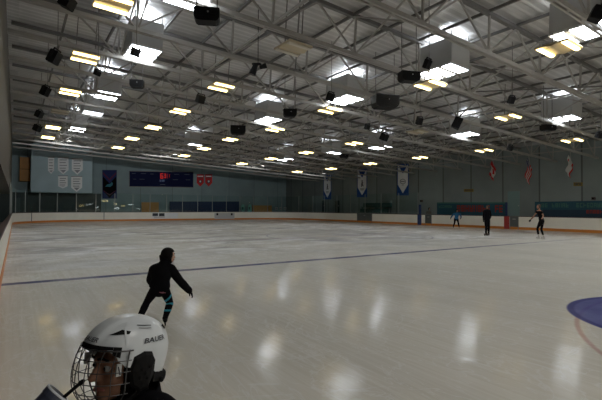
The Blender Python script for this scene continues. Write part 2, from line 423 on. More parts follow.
stripe_on(bb, BSb, BSa, 'blue_stripe', M['blue_board']); stripe_on(br, RSb-.05, RSa, 'red_stripe', M['red_board'])
# advert and door on the far boards
def far_panel(parent, x0, x1, y0, y1, name, mt, d=0):
    a, b = on_y(x0, y1, YF), on_y(x1, y0, YF); m = MB(); m.box2((a.x, YF-.004-d, a.z), (b.x, YF+.02, b.z)); return m.build(name, mt, parent)
ad = far_panel(bf, 152, 178, 212.8, 218.6, 'advert_panel', M['white_cloth']); ad['label'] = 'white advert panel with a dark block of lettering'
far_panel(ad, 152.5, 158, 213.2, 216, 'lettering_block', M['ink'], .004); far_panel(ad, 159, 164.5, 213.2, 216.2, 'lettering_block', M['ink'], .004)
far_panel(ad, 154, 165, 216.8, 217.4, 'lettering_line', M['grey_ink'], .004)
dr = far_panel(bf, 214.5, 234.5, 212.9, 219, 'board_door', M['paper']); dr['label'] = 'pale board door with two small black latches'
for x in (217.3, 231.7): far_panel(dr, x-.9, x+.9, 213.2, 215.3, 'latch', M['black'], .004)
for px in (29.3, 296.5, 104, 262):                    # dark joints
    p = on_y(px, 216, YF)
    if px == 29.3:
        q = min(FL, key=lambda k: abs((301+FPX*math.tan(math.atan2(k.x, k.y)-TH))-px)); nx, ny = (V((XL+RC, YF-RC, 0))-q).normalized().to_2d()
        m = MB(); m.box((q.x+nx*.0, q.y+ny*.0, .55), (.06, .06, .86)); m.build('joint_strip', M['gate_frame'], bf)
    else:
        m = MB(); m.box2((p.x-.035, YF-.004, KH), (p.x+.035, YF+.02, BH-.05)); m.build('joint_strip', M['gate'] if px == 296.5 else M['gate_frame'], bf)
def gate(y0, y1, label, opened=False):
    t = thing('gate', (XR, (y0+y1)/2, 0), label, 'rink gate')
    m = MB(); m.box2((XR+.02, y1+.05, KH), (XR+.08, y0-.05, BH-.06)); m.build('gate_panel', M['gate'], t)
    m = MB()
    for y in (y0-.03, y1+.03): m.box2((XR, y-.03, 0), (XR+.1, y+.03, BH))
    m.box2((XR, y1, BH-.06), (XR+.1, y0, BH)); m.build('gate_frame', M['gate_frame'], t)
    m = MB(); m.box2((XR+.002, y1+.06, 0), (XR+.09, y0-.06, KH)); m.build('kick_plate', M['kick'], t)
    m = MB(); m.box2((XR-.01, (y0+y1)/2-.12, .78), (XR+.02, (y0+y1)/2+.12, .82)); m.build('latch', M['steel'], t)
gate(G1a, G1b, 'wide dark gate in the right boards below the banners')
gate(G2a, G2b, 'narrow dark gate in the right boards with a person standing behind it')
gate(G3a, G3b, 'grey gate in the right boards beside the red stripe, under the pale door')

# ------------------------------------------------------------------ glass above the boards
def glass(path, step, label, h=3.15):
    t = thing('rink_glass', path[0]+V((0, 0, BH)), label, 'rink glass', 'clear glass above the boards')
    # resample
    L = [0]
    for a, b in zip(path, path[1:]): L.append(L[-1]+(b-a).length)
    n = max(1, round(L[-1]/step)); pts = []
    for i in range(n+1):
        s = L[-1]*i/n; k = max(0, min(len(path)-2, max(j for j in range(len(L)) if L[j] <= s+1e-6)))
        pts.append(path[k].lerp(path[k+1], (s-L[k])/max(1e-6, L[k+1]-L[k])))
    for i, (a, b) in enumerate(zip(pts, pts[1:])):
        d = (b-a).normalized()*.035
        m = MB(); m.poly([a+d+V((0, 0, BH)), b-d+V((0, 0, BH)), b-d+V((0, 0, h)), a+d+V((0, 0, h))]); m.build('pane', M['glass'], t)
    for p in pts:
        m = MB(); m.box((p.x, p.y, (BH+h)/2), (.05, .05, h-BH)); m.build('post', M['post'], t)
    return t
cut = 14
glass(offs([P2(XL, 33), P2(XL, YF-RC)], .08), 2.4, 'glass screen above the left boards seen almost edge-on')
glass(offs(FL+FR[:8], .08), 2.0, 'glass screen with slim posts above the far end boards')
glass(offs(FR[7:]+[P2(XR, BSa)], .08), 2.4, 'glass screen above the far right corner boards ending at the blue post')
m = MB(); m.box2((XR+.03, BSb+.12, BH), (XR+.13, BSa-.12, 1.95)); m.box2((XR+.02, BSb+.1, 1.9), (XR+.14, BSa-.1, 1.97))
tag(m.build('padded_post', M['blue_board']), 'short blue padded post above the blue stripe of the right boards', 'post')

# ------------------------------------------------------------------ roof structure
ANG = math.atan(-SLOPE)
TY = [2.12+2.8*i for i in range(17)]
NODE0, PAN = 9.15, 3.1                                # bottom node and panel length
wells_px = {'left': [(190, -3), (142, 55), (107, 96.5), (92, 115), (77, 130)],
            'middle': [(585, 34), (443, 73), (345, 101), (268, 121), (193, 146)],
            'right': [(561, 120), (464, 135.5), (380, 148), (331, 154), (285, 160)]}
ZW = 7.27
WELLS = [(row, i, on_roof(px, py, ZW)) for row, l in wells_px.items() for i, (px, py) in enumerate(l)]
WX, WY = 1.0, 1.45
def member(name, m, mt):
    return m.mesh(name)
span0, span1 = -.3, WR-.02
lx = lambda x: x/math.cos(ANG)
mb = MB(); mb.box2((lx(span0), -.085, -.06), (lx(span1), -.03, .06)); mb.box2((lx(span0), .03, -.06), (lx(span1), .085, .06))
for i in range(44): mb.box2((lx(.2+i*.78), -.03, -.05), (lx(.2+i*.78)+.12, .03, .05))
me_bot = mb.mesh('bottom_chord'); me_bot.materials.append(M['truss'])
mb = MB(); mb.box2((lx(span0), -.07, 1.24), (lx(span1), .07, 1.36)); me_top = mb.mesh('top_chord'); me_top.materials.append(M['truss_dark'])
mb = MB(); mb.box2((-.03, -.03, .06), (.03, .03, 1.26)); me_ver = mb.mesh('vertical_web'); me_ver.materials.append(M['truss'])
def dia(s):
    m = MB(); m.bar((0, 0, .06), (s*PAN/2, 0, 1.27), .055, .055); me = m.mesh('diagonal_web'); me.materials.append(M['truss']); return me
me_dr, me_dl = dia(1), dia(-1)
def inst(name, me, parent, loc=(0, 0, 0)):
    o = bpy.data.objects.new(name, me); C.objects.link(o); o.parent = parent; o.location = loc; return o
ORD = ['first', 'second', 'third', 'fourth', 'fifth', 'sixth', 'seventh', 'eighth', 'ninth', 'tenth', 'eleventh', 'twelfth', 'thirteenth',
       'fourteenth', 'fifteenth', 'sixteenth', 'seventeenth', 'eighteenth', 'nineteenth']
def blocked(y, x0, x1):
    return any(abs(w.y-y) < WY/2+.1 and x1 > w.x-WX/2-.1 and x0 < w.x+WX/2+.1 for _, _, w in WELLS)
for i, y in enumerate(TY):
    t = thing('roof_truss', (0, y, ZB), 'pale open-web steel roof truss crossing the rink, %s from the camera' % ORD[i] if i < 16 else
              'pale open-web steel roof truss nearest the far wall', 'roof truss', 'open-web trusses under the roof')
    t.rotation_euler = (0, ANG, 0)
    inst('bottom_chord', me_bot, t); inst('top_chord', me_top, t)
    k = -3
    while NODE0+k*PAN < WR-.3:
        x = NODE0+k*PAN
        if x > 0:
            if not blocked(y, x-.05, x+.05): inst('vertical_web', me_ver, t, (lx(x), 0, 0))
            if not blocked(y, x, x+PAN/2) and x+PAN/2 < WR-.1: inst('diagonal_web', me_dr, t, (lx(x), 0, 0))
            if not blocked(y, x-PAN/2, x): inst('diagonal_web', me_dl, t, (lx(x), 0, 0))
        k += 1
# purlins under the deck
y0, y1 = TY[0]-1.6, WF-.1
for k, x in enumerate([1.4+PAN/2*j for j in range(21)]):
    m = MB(); z = roof(x, ZD-.05)
    m.box2((x-.035, y0, z-.09), (x+.035, y1, z))
    o = m.build('roof_purlin', M['truss_dark']); tag(o, 'slim dark roof purlin running the length of the rink, %s from the left wall' % (ORD+['twentieth', 'twenty-first'])[k],
                                                    'purlin', 'purlins under the roof deck')
# sway bracing between neighbouring trusses
for k, x in enumerate((2.95, 9.15, 15.35, 21.55, 27.75)):
    t = thing('sway_bracing', (x, TY[0], roof(x, ZB)), 'line of crossed thin braces between the trusses, %s from the left wall' % ORD[k], 'bracing', 'crossed braces between trusses')
    for a, b in zip(TY, TY[1:]):
        if any(abs(w.x-x) < WX/2+.1 and a-.2 < w.y+WY/2 and b+.2 > w.y-WY/2 for _, _, w in WELLS): continue
        for s in (0, 1):
            m = MB(); zb, zt = roof(x, ZB+.05), roof(x, ZB+1.27)
            o = .05 if s else -.05
            m.bar((x+o, a, zt if s else zb), (x+o, b, zb if s else zt), .045, .045); m.build('brace_bar', M['truss'], t)
for k, x in enumerate((6.05, 18.45, 24.65, 30.8)):
    m = MB(); z = roof(x, ZB+.105); m.box2((x-.03, TY[0], z-.03), (x+.03, TY[-1], z+.03))
    tag(m.build('bridging_bar', M['truss']), 'straight bar lying on the bottom chords along the rink, %s from the left wall' % ORD[k], 'bar', 'bars lying on the truss bottom chords')
# diagonal plan bracing in the roof plane
for k, (xa, ya, xb, yb) in enumerate(((5.2, TY[2], 10.4, TY[5]), (20.2, TY[1], 15.8, TY[3]), (18.0, TY[5], 13.6, TY[8]))):
    m = MB(); m.bar((xa, ya, roof(xa, ZB+.2)), (xb, yb, roof(xb, ZB+.2)), .045, .045)
    tag(m.build('diagonal_brace', M['truss_dark']), 'long diagonal brace lying across the trusses, %s of three from the left' % ORD[k], 'brace', 'diagonal braces across the trusses')

# ------------------------------------------------------------------ skylights
def well_parts():
    hx, hy, H = WX/2, WY/2, 1.0
    s = MB()
    for sx in (-1, 1): s.box2((sx*hx-.015, -hy, .1), (sx*hx+.015, hy, H))
    for sy in (-1, 1): s.box2((-hx, sy*hy-.015, .1), (hx, sy*hy+.015, H))
    r = MB()
    for sx in (-1, 1): r.box2((sx*hx-.03, -hy-.03, .03), (sx*hx+.03, hy+.03, .1))
    for sy in (-1, 1): r.box2((-hx, sy*hy-.03, .03), (hx, sy*hy+.03, .1))
    [r.box2((-hx, q-.07, .0), (hx, q+.07, .04)) for q in (-.26, .26)]
    d = MB(); d.box2((-hx+.02, -hy+.02, .02), (hx-.02, hy-.02, .08))
    hgs = []
    for sx in (-1, 1):
        for sy in (-1, 1): hg = MB(); hgs.append(hg); hg.box2((sx*(hx-.05)-.02, sy*(hy-.05)-.02, H-.05), (sx*(hx-.05)+.02, sy*(hy-.05)+.02, H+.26))
    out = []
    for n, m_, mt in (('shaft', s, 'shaft'), ('rim', r, 'rim'), ('diffuser', d, 'sky_panel'), *[('hanger', q, 'rim') for q in hgs]):
        me = m_.mesh(n); me.materials.append(M[mt]); out.append((n, me))
    return out
WP = well_parts()
NEAR = ['nearest the camera', 'second from the camera', 'third from the camera', 'fourth from the camera', 'farthest from the camera']
for row, i, w in WELLS:
    t = thing('skylight_box', w, 'glowing white skylight box in the %s row over the ice, %s' % (row, NEAR[i]), 'skylight', 'skylight boxes in three rows')
    t.rotation_euler = (0, ANG, 0)
    for n, me in WP: inst(n, me, t)
    ld = bpy.data.lights.new('skylight_glow', 'POINT'); ld.energy = 75 if row == 'left' else 32 if row == 'middle' else 14; ld.color = (.85, .92, 1); ld.shadow_soft_size = .12
    lo = bpy.data.objects.new('skylight_glow', ld); C.objects.link(lo); lo.location = w+V((0, 0, 1.06))

# unseen fill lamps, no fixtures, added behind the camera and right of view
for x, y in [(x, y) for x in (3.7, 12.3, 21.3, 28) for y in (-12, -6.5, -1)]+[(21.3, 4.6), (28, 4.6)]:
    ld = bpy.data.lights.new('unseen_fill', 'AREA'); ld.shape = 'RECTANGLE'; ld.size = 1.6; ld.size_y = 1.8; ld.energy = 90; ld.color = (1, .97, .9)
    lo = bpy.data.objects.new('unseen_fill', ld); C.objects.link(lo); lo.location = (x, y, roof(x, ZW))
# unseen glow panels added on the near wall for glints in the glass
for i, (px, py, wd, hh, c) in enumerate(((97.5, 207, .9, .35, 0), (105, 201, 1.3, .4, 1), (115, 203.5, 1.0, .3, 1), (116.5, 208.5, 1.2, .5, 0), (123, 206, .9, .3, 1), (130.5, 204.6, 1.5, .25, 0), (139, 209.6, 1.1, .6, 0),
                                     (160, 193.7, 1.2, .4, 1), (169, 197.8, .9, .35, 0), (173, 197.6, .8, .3, 0), (186, 200.5, .9, .3, 0), (197.5, 194.6, 1.0, .3, 0), (206.5, 203.5, .9, .3, 0), (234, 192.8, 1.0, .3, 0))):
    q = on_y(px, py, 2*(YF+.08)-(WN+.1)); c0 = V((q.x, WN+.062, q.z))
    if q.x > WR-1: continue
    t = thing('glint_panel', c0, 'glowing lamp on the near wall, mirrored in the end glass, %s from left' % ORD[i], 'lamp', 'lobby lamps mirrored in the end glass')
    m = MB(); m.box(c0, (wd+.08, .1, hh+.08)); m.build('housing', M['rim'], t)
    m = MB(); m.box(c0+V((0, .055, 0)), (wd, .02, hh)); m.build('glow_panel', M['strip' if c else 'glint_glow'], t)
# unseen fill lights added under the roof to brighten end wall and far boards
for x, e in ((3.5, 520), (12, 450), (21, 380), (29, 260)):
    ld = bpy.data.lights.new('end_wall_fill', 'SPOT'); ld.energy = e; ld.spot_size = R(95); ld.spot_blend = .6; ld.shadow_soft_size = .04; ld.color = (.95, .98, 1)
    lo = bpy.data.objects.new('end_wall_fill', ld); C.objects.link(lo); lo.location = (x, 38.2, roof(x, 6.9))
    lo.rotation_euler = V((0, 16, -3.8)).to_track_quat('-Z', 'Y').to_euler()
# ------------------------------------------------------------------ twin-strip ceiling lights
fix_px = [(113, 5), (85, 59), (70, 93), (60, 113), (53, 128), (48, 138), (221, 88), (180, 112), (153, 128), (132, 139), (118, 148),
          (293, 50), (330, 111), (275, 130), (230, 140), (204, 149), (184, 156), (242, 164), (271, 159), (297, 172), (430, 86), (558, 50),
          (354, 144), (306, 153), (331, 169), (370, 164), (420, 158), (417, 133), (508, 118), (572, 141), (484, 151)]
UNLIT = {(60, 113), (293, 50), (417, 133)}
rows = {}
for p in fix_px:
    w = on_roof(*p, 6.86)
    rows.setdefault(min((2, 7, 12.5, 18.8, 26), key=lambda q: abs(q-w.x)), []).append((w.y, w, p))
def fixture_parts(on=True, rod=1.55):
    h = MB(); h.box2((-.42, -.46, .05), (.42, .46, .09))
    for s in (-1, 1):
        h.box2((-.42, s*.34-.12, .03), (-.40, s*.34+.12, .06)); h.box2((.40, s*.34-.12, .03), (.42, s*.34+.12, .06))
    ch = MB(); ch.poly([(-.42, -.2, .05), (.42, -.2, .05), (.42, 0, .0), (-.42, 0, .0)]); ch.poly([(-.42, .2, .05), (.42, .2, .05), (.42, 0, .0), (-.42, 0, .0)])
    st = []
    for s in (-1, 1):
        q = MB(); q.tube([(-.40, s*.34, .02), (.40, s*.34, .02)], [(.075, .035)]*2, 10, side=(0, 1, 0), cap=False); st.append(q)
    hg = []
    for s in (-1, 1): q = MB(); q.box2((s*.3-.012, -.012, .09), (s*.3+.012, .012, rod)); hg.append(q)
    out = []
    for n, m_, mt in [('housing', h, 'fix'), ('reflector', ch, 'fix')]+[('hanger_rod', q, 'truss_dark') for q in hg]+[('light_strip', q, 'strip' if on else 'strip_off') for q in st]:
        me = m_.mesh(n); me.materials.append(M[mt]); out.append((n, me))
    return out
FP, FPO, FPS = fixture_parts(True), fixture_parts(False), fixture_parts(True, .41)
RN = {2: 'leftmost', 7: 'second from left', 12.5: 'middle', 18.8: 'second from right', 26: 'rightmost'}
for rk, l in rows.items():
    l.sort(key=lambda q: q[0])
    for i, (_, w, p) in enumerate(l):
        off = p in UNLIT
        t = thing('strip_light', w, '%s light in the %s row of small lights, %s' % ('unlit tan' if off else 'yellow twin-strip', RN[rk],
                  'nearest the camera' if i == 0 else 'farthest from the camera' if i == len(l)-1 else ORD[i]+' from the camera'), 'ceiling light', 'twin-strip ceiling lights')
        t.rotation_euler = (0, ANG, 0)
        near_well = any(abs(q.x-w.x) < WX/2+.45 and abs(q.y-w.y) < WY/2+.5 for _, _, q in WELLS)
        for n, me in (FPO if off else FPS if near_well else FP): inst(n, me, t)
# ------------------------------------------------------------------ black speakers and units hung from the roof
def hang_rod(w, z0, t):
    m = MB(); m.tube([(w.x, w.y, z0), (w.x, w.y, roof(w.x, ZD)-.02)], [.011, .011], 6, cap=False); m.build('hanger_rod', M['truss_dark'], t)
def speaker(px, py, wpx, hpx, label, yaw, z=6.4, tilt=25):
    w = on_roof(px, py, z); d = depth_of(w); W, H = wpx/FPX*d, hpx/FPX*d; D = W*.8
    t = thing('loudspeaker', w, label, 'loudspeaker', 'black loudspeakers hung from the roof')
    rot = Matrix.Rotation(R(yaw), 3, 'Z') @ Matrix.Rotation(R(tilt), 3, 'X')
    P = lambda x, y, z_: w + rot @ V((x*W/2, y*D/2, z_*H/2))
    m = MB(); prof = [(-1, -1), (1, -1), (.72, 1), (-.72, 1)]      # front is -y, wider at the front
    lo = [P(x, y, -.88) for x, y in prof]; hi = [P(x, y, .88) for x, y in prof]
    lo2 = [P(x*.86, y*.86, -1) for x, y in prof]; hi2 = [P(x*.86, y*.86, 1) for x, y in prof]
    i0 = m.quad_grid([lo2, lo, hi, hi2], True); m.f += [(i0+3, i0+2, i0+1, i0), (i0+12, i0+13, i0+14, i0+15)]; m.mi += [0, 0]
    m.build('cabinet', M['black'], t)
    m = MB(); m.poly([P(-.86, -1.03, -.8), P(.86, -1.03, -.8), P(.86, -1.03, .8), P(-.86, -1.03, .8)]); m.build('grille', M['grille'], t)
    m = MB(); m.tube([P(-1.08, 0, 0), P(-1.08, 0, 1.25), P(1.08, 0, 1.25), P(1.08, 0, 0)], [.025]*4, 6); m.build('bracket', M['black'], t)
    top = P(0, 0, 1.25); m = MB(); m.tube([top, (top.x, top.y, roof(top.x, ZD)-.02)], [.011, .011], 6, cap=False); m.build('hanger_rod', M['truss_dark'], t)
L = 'black loudspeaker hanging from the roof near the left wall, '
for px, py, a, b, lab, yaw, *zz in (
    (67, 2, 14, 12, L+'nearest the camera', 60), (54, 57, 11, 13, L+'second from the camera', 60), (45, 91, 8, 9.5, L+'third from the camera', 60),
    (39, 114, 7, 7, L+'fourth from the camera', 60), (37, 128, 7, 6.5, L+'farthest from the camera', 60),
    (135, 52, 8, 8, 'small black loudspeaker at the corner of a bright left-row skylight', 30, 6.15),
    (97, 73, 6, 5, 'small dark loudspeaker left of the second left-row skylight', 40, 5.9),
    (200, 99, 8, 8, 'black loudspeaker hanging below left of the twin spotlights', 20),
    (427, 64, 7, 9, 'black loudspeaker at the left corner of the second middle-row skylight', 10),
    (330, 97, 7, 8, 'black loudspeaker at the left corner of the third middle-row skylight', 10),
    (419, 121, 6, 7, 'small black loudspeaker above the unlit strip light on the right', -10),
    (457, 123, 10, 11, 'tilted black loudspeaker at the left corner of a right-row skylight', 40),
    (511, 100, 6, 7, 'small black loudspeaker above the strip light left of the nearest right skylight', -10),
    (597, 14, 14, 14, 'large black loudspeaker at the upper right beside the nearest middle-row skylight', 40),
    (599, 135, 6, 6, 'small black loudspeaker at the far right over the right boards', -10),
    (367, 127, 5, 5, 'tiny black loudspeaker above the third right-row skylight', 0),
    (384, 137, 8, 7, 'black loudspeaker hanging just over the third right-row skylight', 20),
    (510, 148, 5, 5, 'tiny black loudspeaker under the eaves above the red and white flag', 0)):
    speaker(px, py, a, b, lab, yaw, *zz)
def unit(px, py, wpx, hpx, label, yaw, z=6.55):
    if py < 20: z = 5.9
    w = on_roof(px, py, z); d = depth_of(w); W, H = wpx/FPX*d, hpx/FPX*d; D = W*.55
    t = thing('unit_heater', w, label, 'heater', 'wide dark units hung from the roof')
    rot = Matrix.Rotation(R(yaw), 3, 'Z'); P = lambda x, y, z_: w + rot @ V((x*W/2, y*D/2, z_*H/2))
    prof = [(-1, .9), (-1, -.35), (-.88, -.8), (-.7, -1), (.7, -1), (.88, -.8), (1, -.35), (1, .9)]
    m = MB(); i0 = m.quad_grid([[P(x, y, z_) for x, z_ in prof] for y in (-1, 1)], True); n = len(prof)
    m.f += [tuple(i0+k for k in reversed(range(n))), tuple(i0+n+k for k in range(n))]; m.mi += [0, 0]; m.build('casing', M['black'], t)
    m = MB()
    for k in range(5): m.box(P(0, -1.02, -.6+k*.3), (W*.8, .03, H*.05), rot)
    m.build('louvre', M['grille'], t)
    m = MB(); m.tube([P(.1, -1.04, .2), P(.1, -1.1, .2)], [.02, .02], 8); m.build('indicator', M['steel'], t)
    for sx in (-.8, .8):
        m = MB(); a = P(sx, 0, .85); m.tube([a, (a.x, a.y, roof(a.x, ZD)-.02)], [.014, .014], 6, cap=False); m.build('hanger_rod', M['truss_dark'], t)
for a in ((207, 16, 25, 14, 'wide dark box unit hung at the top beside the nearest left-row skylight', -25),
          (137, 84, 13, 8, 'wide dark unit hung right of the second left-row skylight', -25),
          (238, 130, 15, 9, 'wide dark louvred unit hung left of the fourth middle-row skylight', -25),
          (290, 113, 13, 8, 'dark unit hung at the upper right of the fourth middle-row skylight', -25),
          (385, 102, 25, 13, 'largest dark box unit in the ceiling, right of the third middle-row skylight', -20),
          (409, 77, 20, 10, 'wide dark unit hung left of the second middle-row skylight', -20),
          (548, 128, 14, 6, 'low dark unit hung under the nearest right-row skylight', -15),
          (344, 156, 8, 4, 'small dark unit hung right of the fourth right-row skylight', -15)): unit(*a)
# twin black spotlights
w = on_roof(258, 67, 6.5); d = depth_of(w); k = d/FPX
t = thing('twin_spotlight', w, 'pair of black can spotlights on one bracket in the middle of the ceiling', 'spotlight')
def can(off, ax, r, l, name):
    c = w+off; ax = V(ax).normalized(); m = MB(); m.tube([c-ax*l/2, c-ax*l*.1, c+ax*l*.1, c+ax*l/2], [r*.75, r*.85, r, r*1.1], 12, cap=False); o = m.build(name, M['black'], t, smooth=False)
    m = MB(); m.tube([c+ax*l*.49, c+ax*l*.51], [r*.95, r*.95], 12, cap=False); m.build('lens', M['lamp_glass'], o)
RX = cam_dir(1, 0, 0)
can(RX*(-4*k)+V((0, 0, -2.5*k)), RX*-.35+V((0, 0, -1)), 3.3*k, 11*k, 'spotlight_can')
can(RX*(5*k)+V((0, 0, .5*k)), RX*.9+V((0, 0, .3)), 2.5*k, 7*k, 'spotlight_can')
m = MB(); m.tube([w+RX*(-5*k)+V((0, 0, 3*k)), w+RX*(2*k)+V((0, 0, 3*k)), w+RX*(4*k)], [1.3*k]*3, 6); m.tube([w+V((0, 0, 3*k)), (w.x, w.y, roof(w.x, ZD)-.02)], [.012, .012], 6, cap=False)
m.build('bracket', M['black'], t)

# ------------------------------------------------------------------ hangings on the far walls
def wall_quad(plane, val, pts, name, mt, parent=None, d=0):
    f = on_y if plane == 'y' else on_x
    q = [f(x, y, val-d) for x, y in pts]
    t_ = .02; o = V((0, t_, 0)) if plane == 'y' else V((t_, 0, 0))
    m = MB(); n = len(q); i0 = m.quad_grid([q, [p+o for p in q]], True); m.f += [tuple(i0+k for k in reversed(range(n))), tuple(i0+n+k for k in range(n))]; m.mi += [0, 0]
    return m.build(name, mt, parent), (sum(q, V())/n)
def wq(plane, val, pts, name, mt, label=None, cat=None, group=None):
    f = on_y if plane == 'y' else on_x
    c = sum([f(x, y, val) for x, y in pts], V())/len(pts)-(V((0, .03, 0)) if plane == 'y' else V((.03, 0, 0)))
    t = thing(name, c, label, cat, group); return t
rect = lambda x0, y0, x1, y1: [(x0, y1), (x1, y1), (x1, y0), (x0, y0)]
# five white pennants
PEN = [((48.0, 157.5, 54.2, 170.5, 174), 'narrow white pennant, leftmost on the pale end wall'), ((57.8, 157.5, 68.6, 170, 174.5), 'white pennant in the middle of the top row on the pale end wall'),
       ((71.8, 158.5, 82.8, 170, 174.8), 'white pennant at the right end of the top row on the pale end wall'), ((58.2, 176, 67.6, 186.3, 188.4), 'duller white pennant at the left of the lower row'),
       ((71.2, 176.6, 82.2, 187.6, 192), 'white pennant at the right of the lower row, nearly touching the wall edge')]
for (x0, y0, x1, y1, yt), lab in PEN:
    pts = [(x0, y0), (x0, y1), ((x0+x1)/2, yt), (x1, y1), (x1, y0)]
    t = wq('y', 53.6, pts, 'wall_pennant', None, lab, 'pennant', 'white pennants on the end wall')
    wall_quad('y', 53.57, pts, 'cloth', M['pennant_cloth'], t); w_ = x1-x0
    g, _ = wall_quad('y', 53.56, rect(x0-.2, y0-.5, x1+.2, y0+.2), 'top_rail', M['gate_frame'], t)
    for q in range(4):
        yy = y0+2+q*(y1-y0-1.5)/4
        wall_quad('y', 53.555, rect(x0+w_*.16, yy, x1-w_*.16-(q % 2)*w_*.1, yy+.8), 'lettering_line', M['grey_ink'], t)
    wall_quad('y', 53.555, [(x0+w_*.22, y1), (x1-w_*.22, y1), ((x0+x1)/2, yt-1.6)], 'emblem', M['grey_ink'], t)
# navy banner with emblem
t = wq('y', WF, rect(102, 169.5, 117, 199), 'team_banner', None, 'tall navy banner with purple chevron and teal emblem on the end wall', 'banner')
wall_quad('y', WF-.021, rect(102.3, 170, 116.8, 198.6), 'cloth', M['navy_cloth'], t)
wall_quad('y', WF-.05, [(103, 176.5), (109.6, 183.5), (116.2, 176.5), (116.2, 191), (109.6, 198), (103, 191)], 'black_field', M['black_cloth'], t)
wall_quad('y', WF-.06, [(103, 172), (109.6, 178.6), (116.2, 172), (116.2, 174), (109.6, 180.8), (103, 174)], 'chevron', M['purple_cloth'], t)
wall_quad('y', WF-.07, [(105.2, 186.8), (107, 184.6), (110.5, 183.6), (111.8, 181.8), (113, 183.6), (112.2, 185.5), (110, 187), (107.5, 186.6)], 'emblem', M['teal_cloth'], t)
wall_quad('y', WF-.07, [(103.5, 190.3), (109.6, 194.6), (115.7, 190.3), (115.7, 191), (109.6, 195.4), (103.5, 191)], 'chevron', M['purple_cloth'], t)
# scoreboard
sx0, sy0, sx1, sy1 = 129.2, 171, 193.4, 186.6
t = wq('y', WF, rect(sx0, sy0, sx1, sy1), 'scoreboard', None, 'long dark navy scoreboard with red digits on the end wall', 'scoreboard')
P_ = lambda u, v: (sx0+u*(sx1-sx0), sy0+v*(sy1-sy0)+u*.9)
sr = lambda u0, v0, u1, v1: [P_(u0, v1), P_(u1, v1), P_(u1, v0), P_(u0, v0)]
wall_quad('y', WF-.15, sr(0, 0, 1, 1), 'face', M['score'], t)
m = MB()
for q in (sr(0, -.02, 1, .02), sr(0, .98, 1, 1.02), sr(-.004, 0, .004, 1), sr(.996, 0, 1.004, 1)):
    m.poly([on_y(x, y, WF-.16) for x, y in q])
m.build('frame', M['gate_frame'], t)
for u0, v0, u1, v1 in ((.04, .13, .1, .17), (.18, .13, .26, .17), (.33, .15, .38, .19), (.7, .15, .78, .19), (.86, .15, .94, .19), (.06, .5, .11, .53), (.16, .5, .24, .53), (.68, .5, .76, .53), (.88, .5, .95, .53), (.48, .82, .56, .86)):
    wall_quad('y', WF-.155, sr(u0, v0, u1, v1), 'caption_line', M['score_line'], t)
def digit(u, v, w_, h, segs):
    m = MB(); b = w_*.26; bh = h*.17
    S = {'a': (0, 0, 1, bh/h), 'g': (0, .5-bh/h/2, 1, .5+bh/h/2), 'd': (0, 1-bh/h, 1, 1), 'f': (0, 0, b/w_, .5), 'e': (0, .5, b/w_, 1), 'b': (1-b/w_, 0, 1, .5), 'c': (1-b/w_, .5, 1, 1)}
    for s in segs:
        x0, y0_, x1, y1_ = S[s]; m.poly([on_y(x, y, WF-.16) for x, y in sr(u+x0*w_, v+y0_*h, u+x1*w_, v+y1_*h)])
    m.build('digit', M['led'], t)
digit(.485, .12, .045, .34, 'acdfge'); digit(.545, .14, .03, .28, 'abcdg'); digit(.585, .14, .012, .3, 'bc'); digit(.615, .18, .016, .2, 'bc')
for u in (.475, .505, .53): wall_quad('y', WF-.157, sr(u, .52, u+.018, .66), 'small_digit', M['led_dim'], t)
# red shield banners
for x0, lab in ((196.8, 'red shield banner with pale lettering, left of the pair beside the scoreboard'), (205.2, 'red shield banner with pale lettering, right of the pair beside the scoreboard')):
    x1 = x0+7; y0 = 174.4
    pts = [(x0, y0), (x0, y0+8.5), (x0+3.5, y0+12.2), (x1, y0+8.5), (x1, y0)]
    t = wq('y', WF, pts, 'shield_banner', None, lab, 'banner', 'red shield banners'); wall_quad('y', WF-.021, pts, 'cloth', M['red_cloth'], t)
    wall_quad('y', WF-.04, rect(x0+.8, y0+1.4, x1-.8, y0+2.4), 'lettering_line', M['pennant_cloth'], t); wall_quad('y', WF-.04, rect(x0+1.2, y0+3, x1-1.2, y0+3.8), 'lettering_line', M['ink'], t)
    e = [(x0+3.5+1.7*math.cos(a*.7854), y0+7.2+1.8*math.sin(a*.7854)) for a in range(8)][::-1]; wall_quad('y', WF-.04, e, 'emblem', M['ink'], t)
    e = [(x0+3.5+.9*math.cos(a*.7854), y0+7+1*math.sin(a*.7854)) for a in range(8)][::-1]; wall_quad('y', WF-.05, e, 'emblem', M['pennant_cloth'], t)
# plywood boards and pads
def slab(plane, val, r_, name, mt, label, cat, th=.06, group=None):
    f = on_y if plane == 'y' else on_x
    a, b = f(r_[0], r_[3], val), f(r_[2], r_[1], val)
    m = MB(); o = V((0, th, 0)) if plane == 'y' else V((th, 0, 0)); m.box2(tuple(a-o), tuple(b)); q = m.build(name, mt)
    return tag(q, label, cat, group)
t = wq('y', 55, rect(19.5, 157.5, 30, 181), 'plywood_cupboard', None, 'tan plywood cupboard high in the recess at the far left corner', 'cupboard')
a, b = on_y(19.5, 181, 55), on_y(30.2, 157.5, 55); m = MB(); m.box2((a.x, 54.9, a.z), (b.x, WF, b.z)); m.build('carcass', M['plywood'], t)
m = MB(); zc = (a.z+b.z)/2; m.box2((a.x+.02, 54.87, zc-.02), (b.x-.02, 54.91, zc+.02)); m.build('rail', M['black'], t)
def set_pieces(r_, plane, val, name, label, cat, mt, nboard, line_mt):
    t = wq(plane, val, rect(*r_), name, None, label, cat); wall_quad(plane, val-.02, rect(*r_), 'panel', mt, t)
    for k in range(1, nboard):
        x = r_[0]+(r_[2]-r_[0])*k/nboard; wall_quad(plane, val-.03, rect(x-.12, r_[1], x+.12, r_[3]), 'joint_strip', line_mt, t)
    return t
set_pieces((141.5, 202.3, 158.8, 221.2), 'y', 54.6, 'plywood_sheet', 'brown plywood sheet standing behind the far boards under the scoreboard', 'board', M['plywood'], 2, M['black'])
